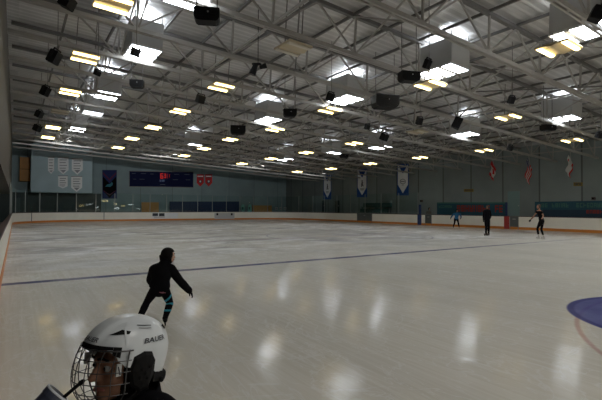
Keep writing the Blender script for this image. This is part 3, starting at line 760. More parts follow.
set_pieces((169.5, 201.5, 239, 220.5), 'y', 55.2, 'wall_padding', 'long dark blue padding behind the far boards', 'wall padding', M['pad'], 7, M['navy_cloth'])
for i, x in enumerate((241, 247.8)):
    a = on_y(x, 211, 54.6)
    t = wq('y', 54.6, rect(x, 204.5, x+3, 211.8), 'poster_stand', None, 'pale mint poster stand behind the far boards, %s of two' % ('left' if i == 0 else 'right'), 'poster', 'mint poster stands')
    wall_quad('y', 54.6, [(x+(.8 if i == 0 else 0), 212), (x+3.8, 212), (x+3.4, 204.8), (x+1.6, 204.2), (x+.3, 206)], 'poster', M['mint'], t)
    wall_quad('y', 54.58, rect(x+1.2, 207, x+2.4, 209.6), 'picture', M['bench'], t)
for i, x in enumerate((275.2, 279.6, 283.8, 292.2, 296.4, 299.4)):
    sz = 2.6 if i not in (3, 5) else 1.9; yb = 209.8
    t = wq('y', 55.3, rect(x, yb-sz, x+sz, yb), 'wall_notice', None, 'small white notice behind the far boards right of centre, %s from left' % ORD[i], 'notice', 'white notices on the far wall')
    wall_quad('y', 55.3, rect(x, yb-sz*1.1, x+sz, yb), 'paper', M['paper'], t); wall_quad('y', 55.28, rect(x+.5, yb-sz*.75, x+sz-.5, yb-sz*.35), 'lettering_block', M['grey_ink'], t)
    wall_quad('y', 55.29, rect(x-.2, yb-sz*1.1-.3, x+sz+.2, yb-sz*1.1), 'top_edge', M['gate'], t)
slab('y', 55.4, (252, 205.5, 271, 221), 'low_counter', M['plywood'], 'low brown counter behind the far boards left of the white notices', 'counter', .25)
for i, x in enumerate((128, 198, 222)):
    pass

# ------------------------------------------------------------------ hangings on the right wall
def tall_banner(x0, x1, y0, y1, label, emblem):
    t = wq('x', WR, rect(x0, y0, x1, y1), 'tall_banner', None, label, 'banner', 'blue and white banners on the right wall')
    w_, h_ = x1-x0, y1-y0; U = lambda u, v: (x0+u*w_, y0+v*h_)
    wall_quad('x', WR-.04, [U(0, 1), U(1, 1), U(1, 0), U(0, 0)], 'cloth', M['blue_cloth'], t)
    wall_quad('x', WR-.055, [U(.07, .02), U(.07, .66), U(.5, .93), U(.93, .66), U(.93, .02), U(.5, .31)], 'white_field', M['white_cloth'], t)
    wall_quad('x', WR-.06, [U(-.04, .0), U(1.04, .0), U(1.04, -.02), U(-.04, -.02)], 'top_rail', M['gate_frame'], t)
    if emblem:
        m = MB()                                           # small dark skating figure
        for q in ([(.44, .44), (.56, .44), (.58, .40), (.46, .40)], [(.42, .55), (.52, .56), (.62, .47), (.48, .44)], [(.40, .63), (.47, .63), (.54, .54), (.44, .54)], [(.58, .62), (.66, .60), (.56, .53), (.5, .55)]):
            m.poly([on_x(*U(*p), WR-.06) for p in q])
        m.build('skater_emblem', M['ink'], t)
        wall_quad('x', WR-.06, [U(.3, .72), U(.7, .72), U(.7, .69), U(.3, .69)], 'lettering_line', M['grey_ink'], t)
        wall_quad('x', WR-.06, [U(.36, .755), U(.64, .755), U(.64, .735), U(.36, .735)], 'lettering_line', M['grey_ink'], t)
    else:
        m = MB()
        ring = [(.5+.26*math.cos(a*.524), .56+.085*math.sin(a*.524)) for a in range(12)]; inn = [(.5+.2*math.cos(a*.524), .56+.065*math.sin(a*.524)) for a in range(12)]
        m.quad_grid([[on_x(*U(*p), WR-.06) for p in ring], [on_x(*U(*p), WR-.06) for p in inn]], True); m.build('ring_emblem', M['grey_ink'], t)
        wall_quad('x', WR-.06, [U(.34, .575), U(.66, .575), U(.66, .545), U(.34, .545)], 'lettering_line', M['grey_ink'], t)
        wall_quad('x', WR-.06, [U(.4, .68), U(.6, .68), U(.6, .665), U(.4, .665)], 'lettering_line', M['grey_ink'], t)
tall_banner(323.4, 331.2, 173.8, 199.4, 'blue and white banner, farthest of three on the right wall', True)
tall_banner(357, 367, 169.2, 197.2, 'blue and white banner, middle of three on the right wall', True)
tall_banner(397, 408.6, 163.8, 195.4, 'blue and white banner with grey ring emblem, nearest of three on the right wall', False)

def flag(px, ytop, label, kind, H=.95, L=1.5, drop=.83):
    """limp flag on a short pole slanting out of the right wall"""
    top = on_x(px, ytop, WR-.75); t = thing('wall_flag', on_x(px, ytop+8, WR-.02), label, 'flag', 'flags on the right wall')
    wallp = V((WR, top.y+.25, top.z-H*1.05)); d = (wallp-top).normalized()
    m = MB(); m.tube([wallp, top-d*.12], [.018, .018], 8); m.build('pole', M['steel'], t)
    m = MB(); m.ell(top-d*.15, (.035, .035, .035)); m.build('finial', M['steel'], t)
    cols = {'canada': [M['red_cloth'], M['flag_white']], 'usa': [M['red_cloth'], M['flag_white'], M['navy_cloth']], 'state': [M['flag_white'], M['red_cloth']]}[kind]
    NS, NTT = 45, 26
    def mi(s, tt):
        if kind == 'canada':
            if s < .25 or s > .75: return 0
            a, b = abs(s-.5)*2, abs(tt-.5)
            return 0 if (a/.36+b/.36 < 1 or (a < .05 and tt > .5 and tt < .85)) else 1
        if kind == 'usa':
            if s < .4 and tt < .54: return 1 if (int(s*27) % 2 == 0 and int(tt*22) % 2 == 0 and s > .02) else 2
            return 0 if int(tt*7) % 2 == 0 else 1
        if tt > .8: return 1
        return 1 if ((s-.18)**2+((tt-.24)*.63)**2) < .004 else 0
    rows = []
    for i in range(NS+1):
        s = i/NS; row = []
        for j in range(NTT+1):
            tt = j/NTT
            hp = top+d*(H*tt*(1-.35*s))
            fold = math.sin(s*9+tt*1.5)*.07*min(1, s*4)+math.sin(tt*8+s*3)*.035*s
            p = hp+V((-.06*math.sin(s*7)*s, (.20*s-.26*(tt-.5)*(1-.4*s))+fold*1.1, -L*s*drop))
            p.x = min(p.x, WR-.04)
            row.append(p)
        rows.append(row)
    m = MB()
    i0 = m.quad_grid(rows)
    m.mi = [mi((k//NTT+.5)/NS, (k % NTT+.5)/NTT) for k in range(NS*NTT)]
    m.build('cloth', cols, t, smooth=True, fix=False)
flag(493, 160.5, 'red and white maple leaf flag hanging limp on the right wall', 'canada')
flag(529, 157.5, 'stars and stripes flag hanging limp on the right wall', 'usa', 1.1, 1.9)
flag(570.5, 154.5, 'white flag with a red band hanging limp on the right wall, rightmost of three flags', 'state')

def letters(t, plane, val, x0, x1, y0a, y1a, y0b, y1b, n, mt, name, gaps=()):
    """illegible block lettering: upright strokes with cross bars"""
    f = on_y if plane == 'y' else on_x; rnd = random.Random(n*7+int(x0))
    U = lambda u, v: f(x0+(x1-x0)*u, (y0a+(y0b-y0a)*u)*(1-v)+(y1a+(y1b-y1a)*u)*v, val)
    for i in range(n):
        if i in gaps: continue
        m = MB(); a, b = (i+.1)/n, (i+.9)/n; k = (b-a)*.3
        Q = lambda u0, v0, u1, v1: m.poly([U(u0, v1), U(u1, v1), U(u1, v0), U(u0, v0)])
        Q(a, 0, a+k, 1)
        if rnd.random() < .6: Q(b-k, 0, b, 1)
        for v in (0, .4, .78):
            if rnd.random() < .7: Q(a+k, v, b-k*.1, v+.22)
        m.build(name, mt, t)
def long_sign(pts, label):
    t = wq('x', WR, pts, 'wall_sign', None, label, 'sign', 'teal signs on the right wall'); wall_quad('x', WR-.04, pts, 'panel', M['teal_sign'], t)
    return t
t = long_sign([(437, 214.6), (507, 216.6), (507, 202.2), (437, 202.4)], 'long teal sign with faded red lettering behind the skater in black')
wall_quad('x', WR-.05, [(437.3, 203.6), (506.6, 203.5), (506.6, 202.4), (437.3, 202.6)], 'top_band', M['teal_text'], t)
letters(t, 'x', WR-.07, 456.5, 503, 205.2, 211.5, 205.2, 212.4, 11, M['red_text'], 'red_letter', (8,))
letters(t, 'x', WR-.07, 438.5, 452, 205.2, 208, 205.2, 208, 7, M['teal_text'], 'green_letter')
t = long_sign([(534.8, 217.3), (640, 219.6), (640, 200), (534.8, 201.8)], 'long teal sign with pale lettering behind the bare-armed skater')
wall_quad('x', WR-.05, [(535, 217.2), (639, 219.4), (639, 210.2), (535, 209.6)], 'lower_band', M['teal_dark'], t)
wall_quad('x', WR-.06, [(535, 217.3), (639, 219.5), (639, 218.6), (535, 216.6)], 'bottom_edge', M['cap'], t)
letters(t, 'x', WR-.07, 541, 632, 203.4, 207.4, 202.4, 207.6, 26, M['teal_text'], 'pale_letter', (2, 8, 9, 18))
letters(t, 'x', WR-.08, 586, 630, 210, 213.4, 209.8, 213.8, 13, M['red_text'], 'red_letter', (6,))
# small yellow signs
for (r_, lab) in (((464, 189, 473.5, 191.8), 'small yellow sign on the right wall above the teal sign with red lettering'), ((573.5, 182.4, 582.5, 186), 'small yellow sign on the right wall under the white flag')):
    t = wq('x', WR, rect(*r_), 'yellow_sign', None, lab, 'sign', 'small yellow signs'); wall_quad('x', WR-.03, rect(*r_), 'plate', M['yellow_sign'], t)
    letters(t, 'x', WR-.06, r_[0]+1, r_[2]-1, r_[1]+.8, r_[3]-.8, r_[1]+.8, r_[3]-.8, 6, M['ink'], 'letter')
# doors on the right wall
def wall_door(n, pts, mt, handle=True):
    o, c = wall_quad('x', WR-.05, pts, 'door_%d' % n, mt); struct(o)
    h_, _ = wall_quad('x', WR-.09, rect(pts[1][0]-1.5, 205.4, pts[1][0]-.7, 206.2), 'door_handle', M['steel'], o)
wall_door(1, [(507.6, 217), (519.6, 217.4), (519.6, 191), (507.6, 191.4)], M['door'])
wall_door(2, rect(322, 200.5, 325.4, 213), M['wall_dark']); wall_door(3, rect(335.5, 200.5, 339.4, 213), M['wall_dark'])
m = MB(); p = on_x(507, 208, WR); m.box2((WR-.1, p.y-.06, 0), (WR, p.y+.1, on_x(507, 202.5, WR).z))
tag(m.build('wall_post', M['blue_board']), 'dark blue post between the teal sign and the pale door', 'post')
# teal bench stand behind the right glass
a, b = on_x(360, 212, 33.6), on_x(388, 212, 33.6)
t = thing('spectator_bench', (33.7, (a.y+b.y)/2, 0), 'teal stepped bench behind the glass left of the nearest banner', 'bench')
m = MB()
for k, z in enumerate((1.1, 1.75)): m.box2((33.2+.5*k, b.y, z-.06), (33.65+.5*k, a.y, z)); m.box2((33.62+.5*k, b.y, z), (33.68+.5*k, a.y, z+.45))
m.build('seat_rows', M['bench'], t)
m = MB(); n = 5
for k in range(n):
    y = b.y+(a.y-b.y)*k/(n-1); m.box2((33.3, y-.04, -.04), (33.4, y+.04, 1.05)); m.box2((33.95, y-.04, -.04), (34.05, y+.04, 1.7))
m.build('frame', M['gate'], t)
m = MB(); p = on_x(577-120+5, 200, WR)
# small items on the right wall
for (x, y, lab) in ((421.5, 201, 'tiny dark wall camera above the open gate'), (593.5, 198.5, 'small dark loudspeaker box on top of the right-hand teal sign')):
    p = on_x(x, y, WR-.1); t = thing('wall_box', V((WR, p.y, p.z)), lab, 'wall box'); m = MB(); m.box(p, (.2, .2, .2)); m.build('casing', M['cap'], t)
    m = MB(); m.tube([p-V((.09, 0, 0)), p-V((.12, 0, 0))], [.07, .07], 10, cap=False); m.build('lens', M['grille'], t)
# ------------------------------------------------------------------ people
def remesh(mb, voxel, smooth=4):
    me = mb.mesh('tmp'); o = bpy.data.objects.new('tmp', me); C.objects.link(o)
    r = o.modifiers.new('r', 'REMESH'); r.mode = 'VOXEL'; r.voxel_size = voxel
    s = o.modifiers.new('s', 'SMOOTH'); s.iterations = smooth; s.factor = .5
    bpy.context.view_layer.update(); dg = bpy.context.evaluated_depsgraph_get()
    out = bpy.data.meshes.new_from_object(o.evaluated_get(dg)); bpy.data.objects.remove(o); return out
def mesh_of(me): return [v.co.copy() for v in me.vertices], [tuple(p.vertices) for p in me.polygons], [v.normal.copy() for v in me.vertices]
def seg_dist(p, a, b):
    d = b-a; t = max(0, min(1, (p-a).dot(d)/max(d.length_squared, 1e-9))); return (p-a-d*t).length
def head_mb(mb, c, F, U, k):
    """head with brow, nose, lips, chin and ears; c is between the ears at eye height"""
    S = U.cross(F); P = lambda f, s, u: c+F*(f*k)+S*(s*k)+U*(u*k); ax = (F, S, U)
    mb.ell(P(-.008, 0, .028), (.098*k, .076*k, .092*k), ax, 18, 12)
    mb.ell(P(.022, 0, -.045), (.068*k, .058*k, .070*k), ax, 16, 10)
    mb.ell(P(.060, 0, -.092), (.026*k, .028*k, .022*k), ax)
    mb.tube([P(.078, -.045, .022), P(.092, -.018, .027), P(.094, 0, .022), P(.092, .018, .027), P(.078, .045, .022)], [.011*k]*5)
    mb.tube([P(.088, 0, .015), P(.102, 0, -.012), P(.112, 0, -.030)], [.008*k, .010*k, .014*k])
    mb.ell(P(.094, .012, -.033), (.011*k, .009*k, .008*k), ax); mb.ell(P(.094, -.012, -.033), (.011*k, .009*k, .008*k), ax)
    for s in (-1, 1):
        mb.ell(P(.062, s*.040, -.028), (.026*k, .024*k, .026*k), ax)
        mb.ell(P(-.008, s*.079, -.008), (.024*k, .010*k, .034*k), ax)
    mb.tube([P(.074, -.024, -.062), P(.088, 0, -.060), P(.074, .024, -.062)], [.007*k, .010*k, .007*k])
    mb.tube([P(.072, -.020, -.073), P(.085, 0, -.074), P(.072, .020, -.073)], [.007*k, .010*k, .007*k])
    return P
def hand_mb(wr, tip, palm_n, k, thumb, curl=.5):
    """palm, four unequal bent fingers and a thumb leaving the side of the palm"""
    m = MB(); d = (tip-wr).normalized(); n = (palm_n-d*palm_n.dot(d)).normalized(); s = d.cross(n)*thumb
    P = lambda a, b, c_: wr+d*(a*k)+s*(b*k)+n*(c_*k)
    m.tube([P(-.02, 0, 0), P(.03, 0, 0), P(.085, 0, 0)], [(.026*k, .02*k), (.036*k, .015*k), (.040*k, .012*k)], 10, side=s)
    for i, (b, L_) in enumerate(((.030, .072), (.010, .082), (-.010, .076), (-.029, .058))):
        c1, c2 = curl*.9+i*.06, curl*1.9+i*.1
        p0 = P(.075, b*.9, 0); p1 = P(.092, b, .002)
        u1 = d*math.cos(c1*.5)+n*math.sin(c1*.5); u2 = d*math.cos(c1)+n*math.sin(c1); u3 = d*math.cos(c2)+n*math.sin(c2)
        p2 = p1+u1*(L_*.42*k); p3 = p2+u2*(L_*.34*k); p4 = p3+u3*(L_*.24*k)
        m.tube([p0, p1, p2, p3, p4], [.0095*k, .0095*k, .009*k, .0082*k, .007*k], 8)
    m.tube([P(.015, .025, .004), P(.042, .052, .012), P(.066, .062, .022), P(.088, .060, .034)], [.014*k, .012*k, .0105*k, .008*k], 8)
    return m
def person(name, label, J, F, U, k, voxel, wear, skin='skin', hk=None, hands=True, palm=None, curl=.5):
    """J: joints in world space. One continuous body mesh; clothing, hair, gloves and skates are children."""
    base = (J['anL']+J['anR'])/2; base = V((base.x, base.y, 0))
    t = thing(name, base, label, 'person')
    hk = hk or k
    mb = MB(); sh = (J['shR']-J['shL']).normalized(); hp = (J['hiR']-J['hiL']).normalized()
    up = (J['neck']-J['pelvis']).normalized()
    wsh, whp = (J['shR']-J['shL']).length, (J['hiR']-J['hiL']).length
    P = head_mb(mb, J['head'], F, U, hk)
    mb.tube([J['neck']-up*.03*k, P(-.02, 0, -.055)], [.058*k, .052*hk], 12)
    pe, ne, ch = J['pelvis'], J['neck'], J['chest']
    mb.tube([pe-up*.07*k, pe+up*.03*k, pe.lerp(ch, .5), ch, ch.lerp(ne, .6), ne-up*.01*k],
            [(.15*k, .115*k), (.165*k, .12*k), (.14*k, .105*k), (.175*k, .12*k), (.15*k, .10*k), (.07*k, .065*k)], 16, side=sh)
    mb.tube([J['shL'], ch.lerp(ne, .62), J['shR']], [.062*k, .085*k, .062*k], 10)
    bones = {'torso': [(pe, ch), (ch, ne), (J['shL'], ne), (J['shR'], ne)], 'head': [(J['head'], J['head']+U*.06*hk), (P(.03, 0, -.04), P(.03, 0, -.08))], 'neck': [(ne+up*.03*k, P(-.02, 0, -.05))]}
    for s in 'LR':
        sh_, el, wr, ha = J['sh'+s], J['el'+s], J['wr'+s], J['ha'+s]; hi, kn, an = J['hi'+s], J['kn'+s], J['an'+s]
        mb.tube([sh_, sh_.lerp(el, .4), el], [.056*k, .05*k, .040*k], 10); mb.tube([el, el.lerp(wr, .3), wr], [.040*k, .042*k, .028*k], 10)
        mb.tube([hi, hi.lerp(kn, .4), kn], [.092*k, .082*k, .057*k], 12); mb.tube([kn, kn.lerp(an, .3), an], [.056*k, .06*k, .040*k], 12)
        to = J['to'+s]; mb.tube([an, an.lerp(to, .3)-V((0, 0, .04*k)), to], [.042*k, .042*k, .032*k], 10)
        bones['uarm'+s] = [(sh_, el)]; bones['farm'+s] = [(el, wr)]; bones['thigh'+s] = [(hi, kn)]; bones['shin'+s] = [(kn, an)]; bones['foot'+s] = [(an, to)]
    me = remesh(mb, voxel); vs, fs, ns = mesh_of(me)
    rad = {'torso': .14, 'head': .09, 'neck': .055, 'uarm': .05, 'farm': .04, 'thigh': .08, 'shin': .055, 'foot': .045}
    lab = []
    for f in fs:
        c = sum((vs[i] for i in f), V())/len(f)
        lab.append(min(bones, key=lambda b: min(seg_dist(c, a, e) for a, e in bones[b])/rad[b.rstrip('LR')]))
    # hands join the body mesh
    bv, bf = list(vs), list(fs); hm = {}
    for s in 'LR':
        if not hands: break
        h = hand_mb(J['wr'+s], J['ha'+s], (palm or {}).get(s, F*.4-sh*(1 if s == 'R' else -1)), k, 1 if s == 'L' else -1, curl)
        hme = remesh(h, max(.0045*k, voxel*.4), 2); hv, hf, hn = mesh_of(hme); o = len(bv); bv += hv; bf += [tuple(i+o for i in f) for f in hf]; hm[s] = (hv, hf, hn)
    bme = bpy.data.meshes.new('body'); o = parent_origin(t); bme.from_pydata([tuple(v-o) for v in bv], [], bf); link_mesh('body', bme, M[skin], t, True)
    def cover(name, regs, off, mt, cond=None, parent=None, src=None):
        v_, f_, n_ = src or (vs, fs, ns); use = [f for i, f in enumerate(f_) if (src or any(lab[i].startswith(r) for r in regs))]
        if cond: use = [f for f in use if cond(sum((v_[i] for i in f), V())/len(f))]
        if not use: return None
        idx = sorted({i for f in use for i in f}); mp = {j: q for q, j in enumerate(idx)}
        # both an outer and an inner skin, closed along the open edges
        out = [v_[i]+n_[i]*off for i in idx]; inn = [v_[i]+n_[i]*.0008 for i in idx]; n = len(idx)
        ff = [tuple(mp[i] for i in f) for f in use]; ed = {}
        for f in ff:
            for a, b in zip(f, f[1:]+f[:1]): ed[(a, b)] = 1
        faces = list(ff)+[(b, a, a+n, b+n) for (a, b) in ed if (b, a) not in ed]
        g = bpy.data.meshes.new(name); oo = parent_origin(parent or t); g.from_pydata([tuple(p-oo) for p in out+inn], [], faces)
        return link_mesh(name, g, mt, parent or t, True)
    S = U.cross(F)
    hc = lambda c: ((c-J['head']).dot(F)/hk, (c-J['head']).dot(S)/hk, (c-J['head']).dot(U)/hk)
    for s in (-1, 1):
        m = MB(); m.ell(P(.079, s*.032, .002), (.012*hk,)*3); e = m.build('eye', M['eye'], t, True)
        m = MB(); m.ell(P(.0885, s*.032, .002), (.0045*hk, .006*hk, .006*hk), (F, S, U)); m.build('iris', M['iris'], e, True)
        m = MB(); m.tube([P(.088, s*.048, .030), P(.100, s*.03, .036), P(.103, s*.014, .032)], [.004*hk]*3); m.build('eyebrow', M['hair'], t)
    m = MB(); m.tube([P(.079, -.021, -.0675), P(.0935, 0, -.067), P(.079, .021, -.0675)], [.006*hk, .0085*hk, .006*hk]); m.build('lips', M['lips'], t, True)
    if hands and wear.get('gloves'):
        for s in 'LR': cover('glove', None, .004*k, M[wear['gloves']], src=hm[s])
    wear['fn'](t, cover, P, hc, J)
    for s in 'LR':
        an, to = J['an'+s], J['to'+s]; hd = (to-an); hd.z = 0; hd.normalize(); zb = wear.get('lift', {}).get(s, 0)
        sk = MB(); sd = hd.cross(V((0, 0, 1)))
        heel = V((an.x, an.y, to.z+.005))-hd*.055*k
        sk.tube([heel, heel+hd*.09*k, heel+hd*.17*k, heel+hd*.255*k], [(.040*k, .042*k), (.042*k, .045*k), (.046*k, .038*k), (.034*k, .026*k)], 12, side=sd)
        sk.tube([V((an.x, an.y, to.z)), an+V((0, 0, .01*k)), an.lerp(J['kn'+s], .22)], [.05*k, .052*k, .058*k], 12)
        o_ = link_mesh('skate', remesh(sk, .008), M[wear['skate']], None, True); me_ = o_.data
        for v in me_.vertices: v.co -= parent_origin(t)
        o_.parent = t
        b = MB(); zf = to.z-.035*k; zg = to.z-.105*k
        rot = Matrix((hd, sd, V((0, 0, 1)))).transposed()
        b.box(heel+hd*.10*k+V((0, 0, zg+.008*k-heel.z)), (.30*k, .005, .022*k), rot); b.build('blade', M['steel'], o_)
        h_ = MB(); h_.box(heel+hd*.02*k+V((0, 0, zf-.028*k-heel.z)), (.05*k, .022*k, .062*k), rot); h_.box(heel+hd*.18*k+V((0, 0, zf-.028*k-heel.z)), (.06*k, .022*k, .062*k), rot); h_.box(heel+hd*.10*k+V((0, 0, zf-.045*k-heel.z)), (.22*k, .014*k, .012*k), rot)
        h_.build('blade_holder', M[wear['skate']], o_)
    return t
def camv(r, u, f): return (cam_dir(r, u, f)).normalized()
def pose(gx, gy, pts, k, blade=.105, dz=0):
    """joints given as picture position and distance behind (+) or before (-) the standing point"""
    d = depth_of(on_z(gx, gy, dz)); return {n: at_depth(x, y, d+dd) for n, (x, y, dd) in pts.items()}
def plant(J, s, k, fwd):
    """puts an ankle and toe on blades standing on the ice"""
    a = J['an'+s]; a.z = .185*k; J['to'+s] = a+fwd*.17*k; J['to'+s].z = .125*k

# the skater in black gliding away in front of the camera
k = .66
J = pose(164, 327, dict(head=(168.4, 255.6, .05), neck=(163.5, 264.5, .0), chest=(161.5, 272.5, .0), pelvis=(159.5, 287.5, 0), shL=(154, 269.5, -.02), shR=(171, 269, .03),
    elL=(150.3, 280, .08), wrL=(156, 287, .2), haL=(161, 290, .26), elR=(180, 281, .05), wrR=(189.2, 290.5, .08), haR=(193, 295.5, .1),
    hiL=(155, 289.5, -.02), hiR=(164.3, 289.5, .03), knL=(147, 302, .02), anL=(138.5, 316, -.12), toL=(134, 320, -.1), knR=(170, 303, .10), anR=(165.2, 319, .02), toR=(160, 324, 0)), k)
J['anL'].z = max(J['anL'].z, .16)
d_ = camv(-.75, 0, .3); d_.z = 0
J['anL'].z = .19*k; J['toL'] = J['anL']+(camv(.35, 0, .9)*V((1, 1, 0)) if False else V((camv(.35, 0, .9).x, camv(.35, 0, .9).y, 0)).normalized())*.16*k; J['toL'].z = .125*k
plant(J, 'R', k, V((camv(-.5, 0, -.6).x, camv(-.5, 0, -.6).y, 0)).normalized() if False else V((camv(-.35, 0, .9).x, camv(-.35, 0, .9).y, 0)).normalized())
def wearA(t, cover, P, hc, J):
    cover('jacket', ['torso', 'uarm', 'farm', 'neck'], .030, M['jacket'], lambda c: (c-J['pelvis']).dot((J['neck']-J['pelvis']).normalized()) > -.03)
    tr = cover('trousers', ['thigh', 'shin', 'torso'], .010, M['trousers'], lambda c: (c-J['pelvis']).dot((J['neck']-J['pelvis']).normalized()) < .03)
    hm_ = cover('hem', ['torso'], .014, M['pink'], lambda c: -.048 < (c-J['pelvis']).dot((J['neck']-J['pelvis']).normalized()) < -.026 and (c-J['pelvis']).dot(cam_dir(1, 0, 0)) > .02); 
    if hm_: hm_['label'] = 'pink hem under the jacket'
    for a, b, f in (('hiR', 'knR', .62), ('knR', 'anR', .08), ('knR', 'anR', .55)):
        q = J[a].lerp(J[b], f); dr_ = ((J[b]-J[a]).normalized()+cam_dir(.35, 0, 0)*(1 if f != .62 else 2.2)).normalized()
        cover('turquoise_stripe', ['thighR', 'shinR'], .0125, M['stripe'], lambda c: abs((c-q).dot(dr_)) < .011)
    h = cover('hair', ['head'], .018, M['hair'], lambda c: (lambda f, s, u: f < .045 or u > .062)(*hc(c)) and hc(c)[2] > -.11)
    m = MB(); m.tube([P(-.075, .01, .03), P(-.115, .01, -.01), P(-.105, .01, -.08), P(-.085, .01, -.15)], [.035*k, .045*k, .038*k, .018*k], 10); m.build('ponytail', M['hair'], h or t, True)
person('person', 'child skater in black with turquoise leg stripes gliding away, one arm held out', J, camv(.85, -.05, .45), V((0, 0, 1)), k, .011,
       dict(fn=wearA, gloves='black_cloth', skate='skate_black'), 'skin_pale', hk=.80)

# the far skater in a blue jacket
k = .88
J = pose(456, 228, dict(head=(457, 210.9, 0), neck=(457, 213, 0), chest=(456.8, 215.2, 0), pelvis=(456.2, 218.6, 0), shL=(460, 213.9, 0), shR=(453.6, 213.9, 0),
    elL=(461, 216.3, -.1), wrL=(460.9, 218, -.3), haL=(460.6, 219, -.36), elR=(452, 216, -.1), wrR=(450.8, 217.8, -.25), haR=(450.4, 218.9, -.3),
    hiL=(457.4, 219, 0), hiR=(455, 219, 0), knL=(458.3, 223, -.05), anL=(459, 226.6, 0), toL=(459, 227, -.1), knR=(454.6, 223, -.05), anR=(453.4, 226.6, 0), toR=(453, 227, -.1)), k)
fw = V((camv(-.2, 0, -1).x, camv(-.2, 0, -1).y, 0)).normalized()
for s in 'LR': plant(J, s, k, fw)
def wearB(t, cover, P, hc, J):
    cover('jacket', ['torso', 'uarm', 'farm', 'neck'], .02, M['blue_jacket'], lambda c: c.z > J['pelvis'].z-.06)
    cover('trousers', ['thigh', 'shin', 'torso'], .012, M['trousers'], lambda c: c.z < J['pelvis'].z+.04)
    cover('hair', ['head'], .02, M['hair'], lambda c: hc(c)[0] < .05 or hc(c)[2] > .06)
person('person', 'distant skater in a bright blue jacket and black trousers facing the camera', J, camv(-.1, -.05, -1), V((0, 0, 1)), k, .014, dict(fn=wearB, gloves='black_cloth', skate='skate_black'), 'skin_pale')

# the tall skater in black
k = 1.0
J = pose(487, 236, dict(head=(487.4, 207.3, 0), neck=(487.2, 210.3, 0), chest=(487, 213, 0), pelvis=(487, 219, 0), shL=(489.8, 211.2, .1), shR=(484.4, 211.2, -.1),
    elL=(490.7, 215.5, .0), wrL=(489.5, 219, -.2), haL=(488.8, 220.5, -.25), elR=(483.6, 215.5, -.05), wrR=(483.5, 219.4, -.15), haR=(483.3, 221.2, -.2),
    hiL=(488.3, 220, .06), hiR=(485.9, 220, -.06), knL=(488.8, 227, -.03), anL=(488.6, 234, .03), toL=(487, 235, -.1), knR=(486.2, 227, -.1), anR=(486, 234.4, -.05), toR=(484, 235, -.1)), k)
fw = V((camv(-.9, 0, -.5).x, camv(-.9, 0, -.5).y, 0)).normalized()
for s in 'LR': plant(J, s, .92, fw)
def wearC(t, cover, P, hc, J):
    cover('jacket', ['torso', 'uarm', 'farm', 'neck'], .022, M['jacket'], lambda c: c.z > J['pelvis'].z-.1)
    cover('trousers', ['thigh', 'shin', 'torso'], .018, M['trousers'], lambda c: c.z < J['pelvis'].z+.04)
    cover('hair', ['head'], .012, M['hair_brown'], lambda c: hc(c)[0] < .05 or hc(c)[2] > .075)
person('person', 'tall standing skater all in black in front of the teal sign with red lettering', J, camv(-.75, 0, -.65), V((0, 0, 1)), .92, .014, dict(fn=wearC, gloves='black_cloth', skate='skate_black'))

# the figure skater with bare arms
k = 1.0
J = pose(541, 239.3, dict(head=(538.6, 206.6, 0), neck=(539, 210.2, 0), chest=(540, 213.4, 0), pelvis=(541.6, 220.6, 0), shL=(541.6, 211.8, -.15), shR=(537.2, 211.5, .15),
    elL=(543.4, 216, -.22), wrL=(541.5, 219.5, -.3), haL=(540, 221, -.32), elR=(533.8, 216.2, .15), wrR=(530.4, 220, .12), haR=(528.4, 222, .1),
    hiL=(542.4, 221.8, -.08), hiR=(540.4, 221.8, .08), knL=(541.3, 229.5, -.12), anL=(543.6, 237, -.08), toL=(541, 238, -.1), knR=(537.4, 228.5, .12), anR=(538.6, 236.6, .06), toR=(536, 238, .1)), k)
fw = V((camv(-1, 0, -.25).x, camv(-1, 0, -.25).y, 0)).normalized()
for s in 'LR': plant(J, s, .86, fw)
def wearD(t, cover, P, hc, J):
    cover('sleeveless_top', ['torso'], .010, M['jacket'], lambda c: (c-J['neck']).dot(V((0, 0, 1))) < -.05)
    cover('leggings', ['thigh', 'shin'], .008, M['trousers']); cover('shorts', ['torso', 'thigh'], .012, M['trousers'], lambda c: J['pelvis'].z-.16 < c.z < J['pelvis'].z+.06)
    h = cover('hair', ['head'], .012, M['hair_brown'], lambda c: hc(c)[0] < .05 or hc(c)[2] > .07)
    m = MB(); m.ell(P(-.08, 0, .09), (.04, .04, .04)); m.build('hair_bun', M['hair_brown'], h or t, True)
person('person', 'figure skater with bare arms, black top and leggings, reaching one arm down in front', J, camv(-.95, -.1, -.2), V((0, 0, 1)), .86, .014, dict(fn=wearD, gloves='black_cloth', skate='skate_white'), 'skin', hk=.98)

# the person standing in the open gate
k = .95
p = on_x(428.6, 222, 33.0); dg_ = depth_of(p)
def at(x, y, dd=0): return at_depth(x, y, dg_+dd)
J = dict(head=at(429.3, 208.9), neck=at(429, 211), chest=at(428.6, 213), pelvis=at(428.4, 217), shL=at(430.6, 211.9), shR=at(426.8, 211.9), elL=at(431, 214.8), wrL=at(430, 216, -.2), haL=at(429.4, 215.8, -.3),
         elR=at(426.4, 214.8), wrR=at(427.2, 216, -.2), haR=at(427.9, 215.8, -.3), hiL=at(429.2, 217.4), hiR=at(427.6, 217.4), knL=at(429.2, 221, -.05), knR=at(427.6, 221, -.05), anL=at(429.2, 224), anR=at(427.6, 224), toL=at(429, 225), toR=at(427.4, 225))
fw = V((camv(-.1, 0, -1).x, camv(-.1, 0, -1).y, 0)).normalized()
for s in 'LR': plant(J, s, k, fw)
def wearE(t, cover, P, hc, J):
    cover('jumper', ['torso', 'uarm', 'farm', 'neck'], .02, M['grey_jacket'], lambda c: c.z > J['pelvis'].z-.05)
    cover('trousers', ['thigh', 'shin', 'torso'], .012, M['trousers'], lambda c: c.z < J['pelvis'].z+.04)
    cover('hair', ['head'], .02, M['hair'], lambda c: hc(c)[0] < .04 or hc(c)[2] > .06)
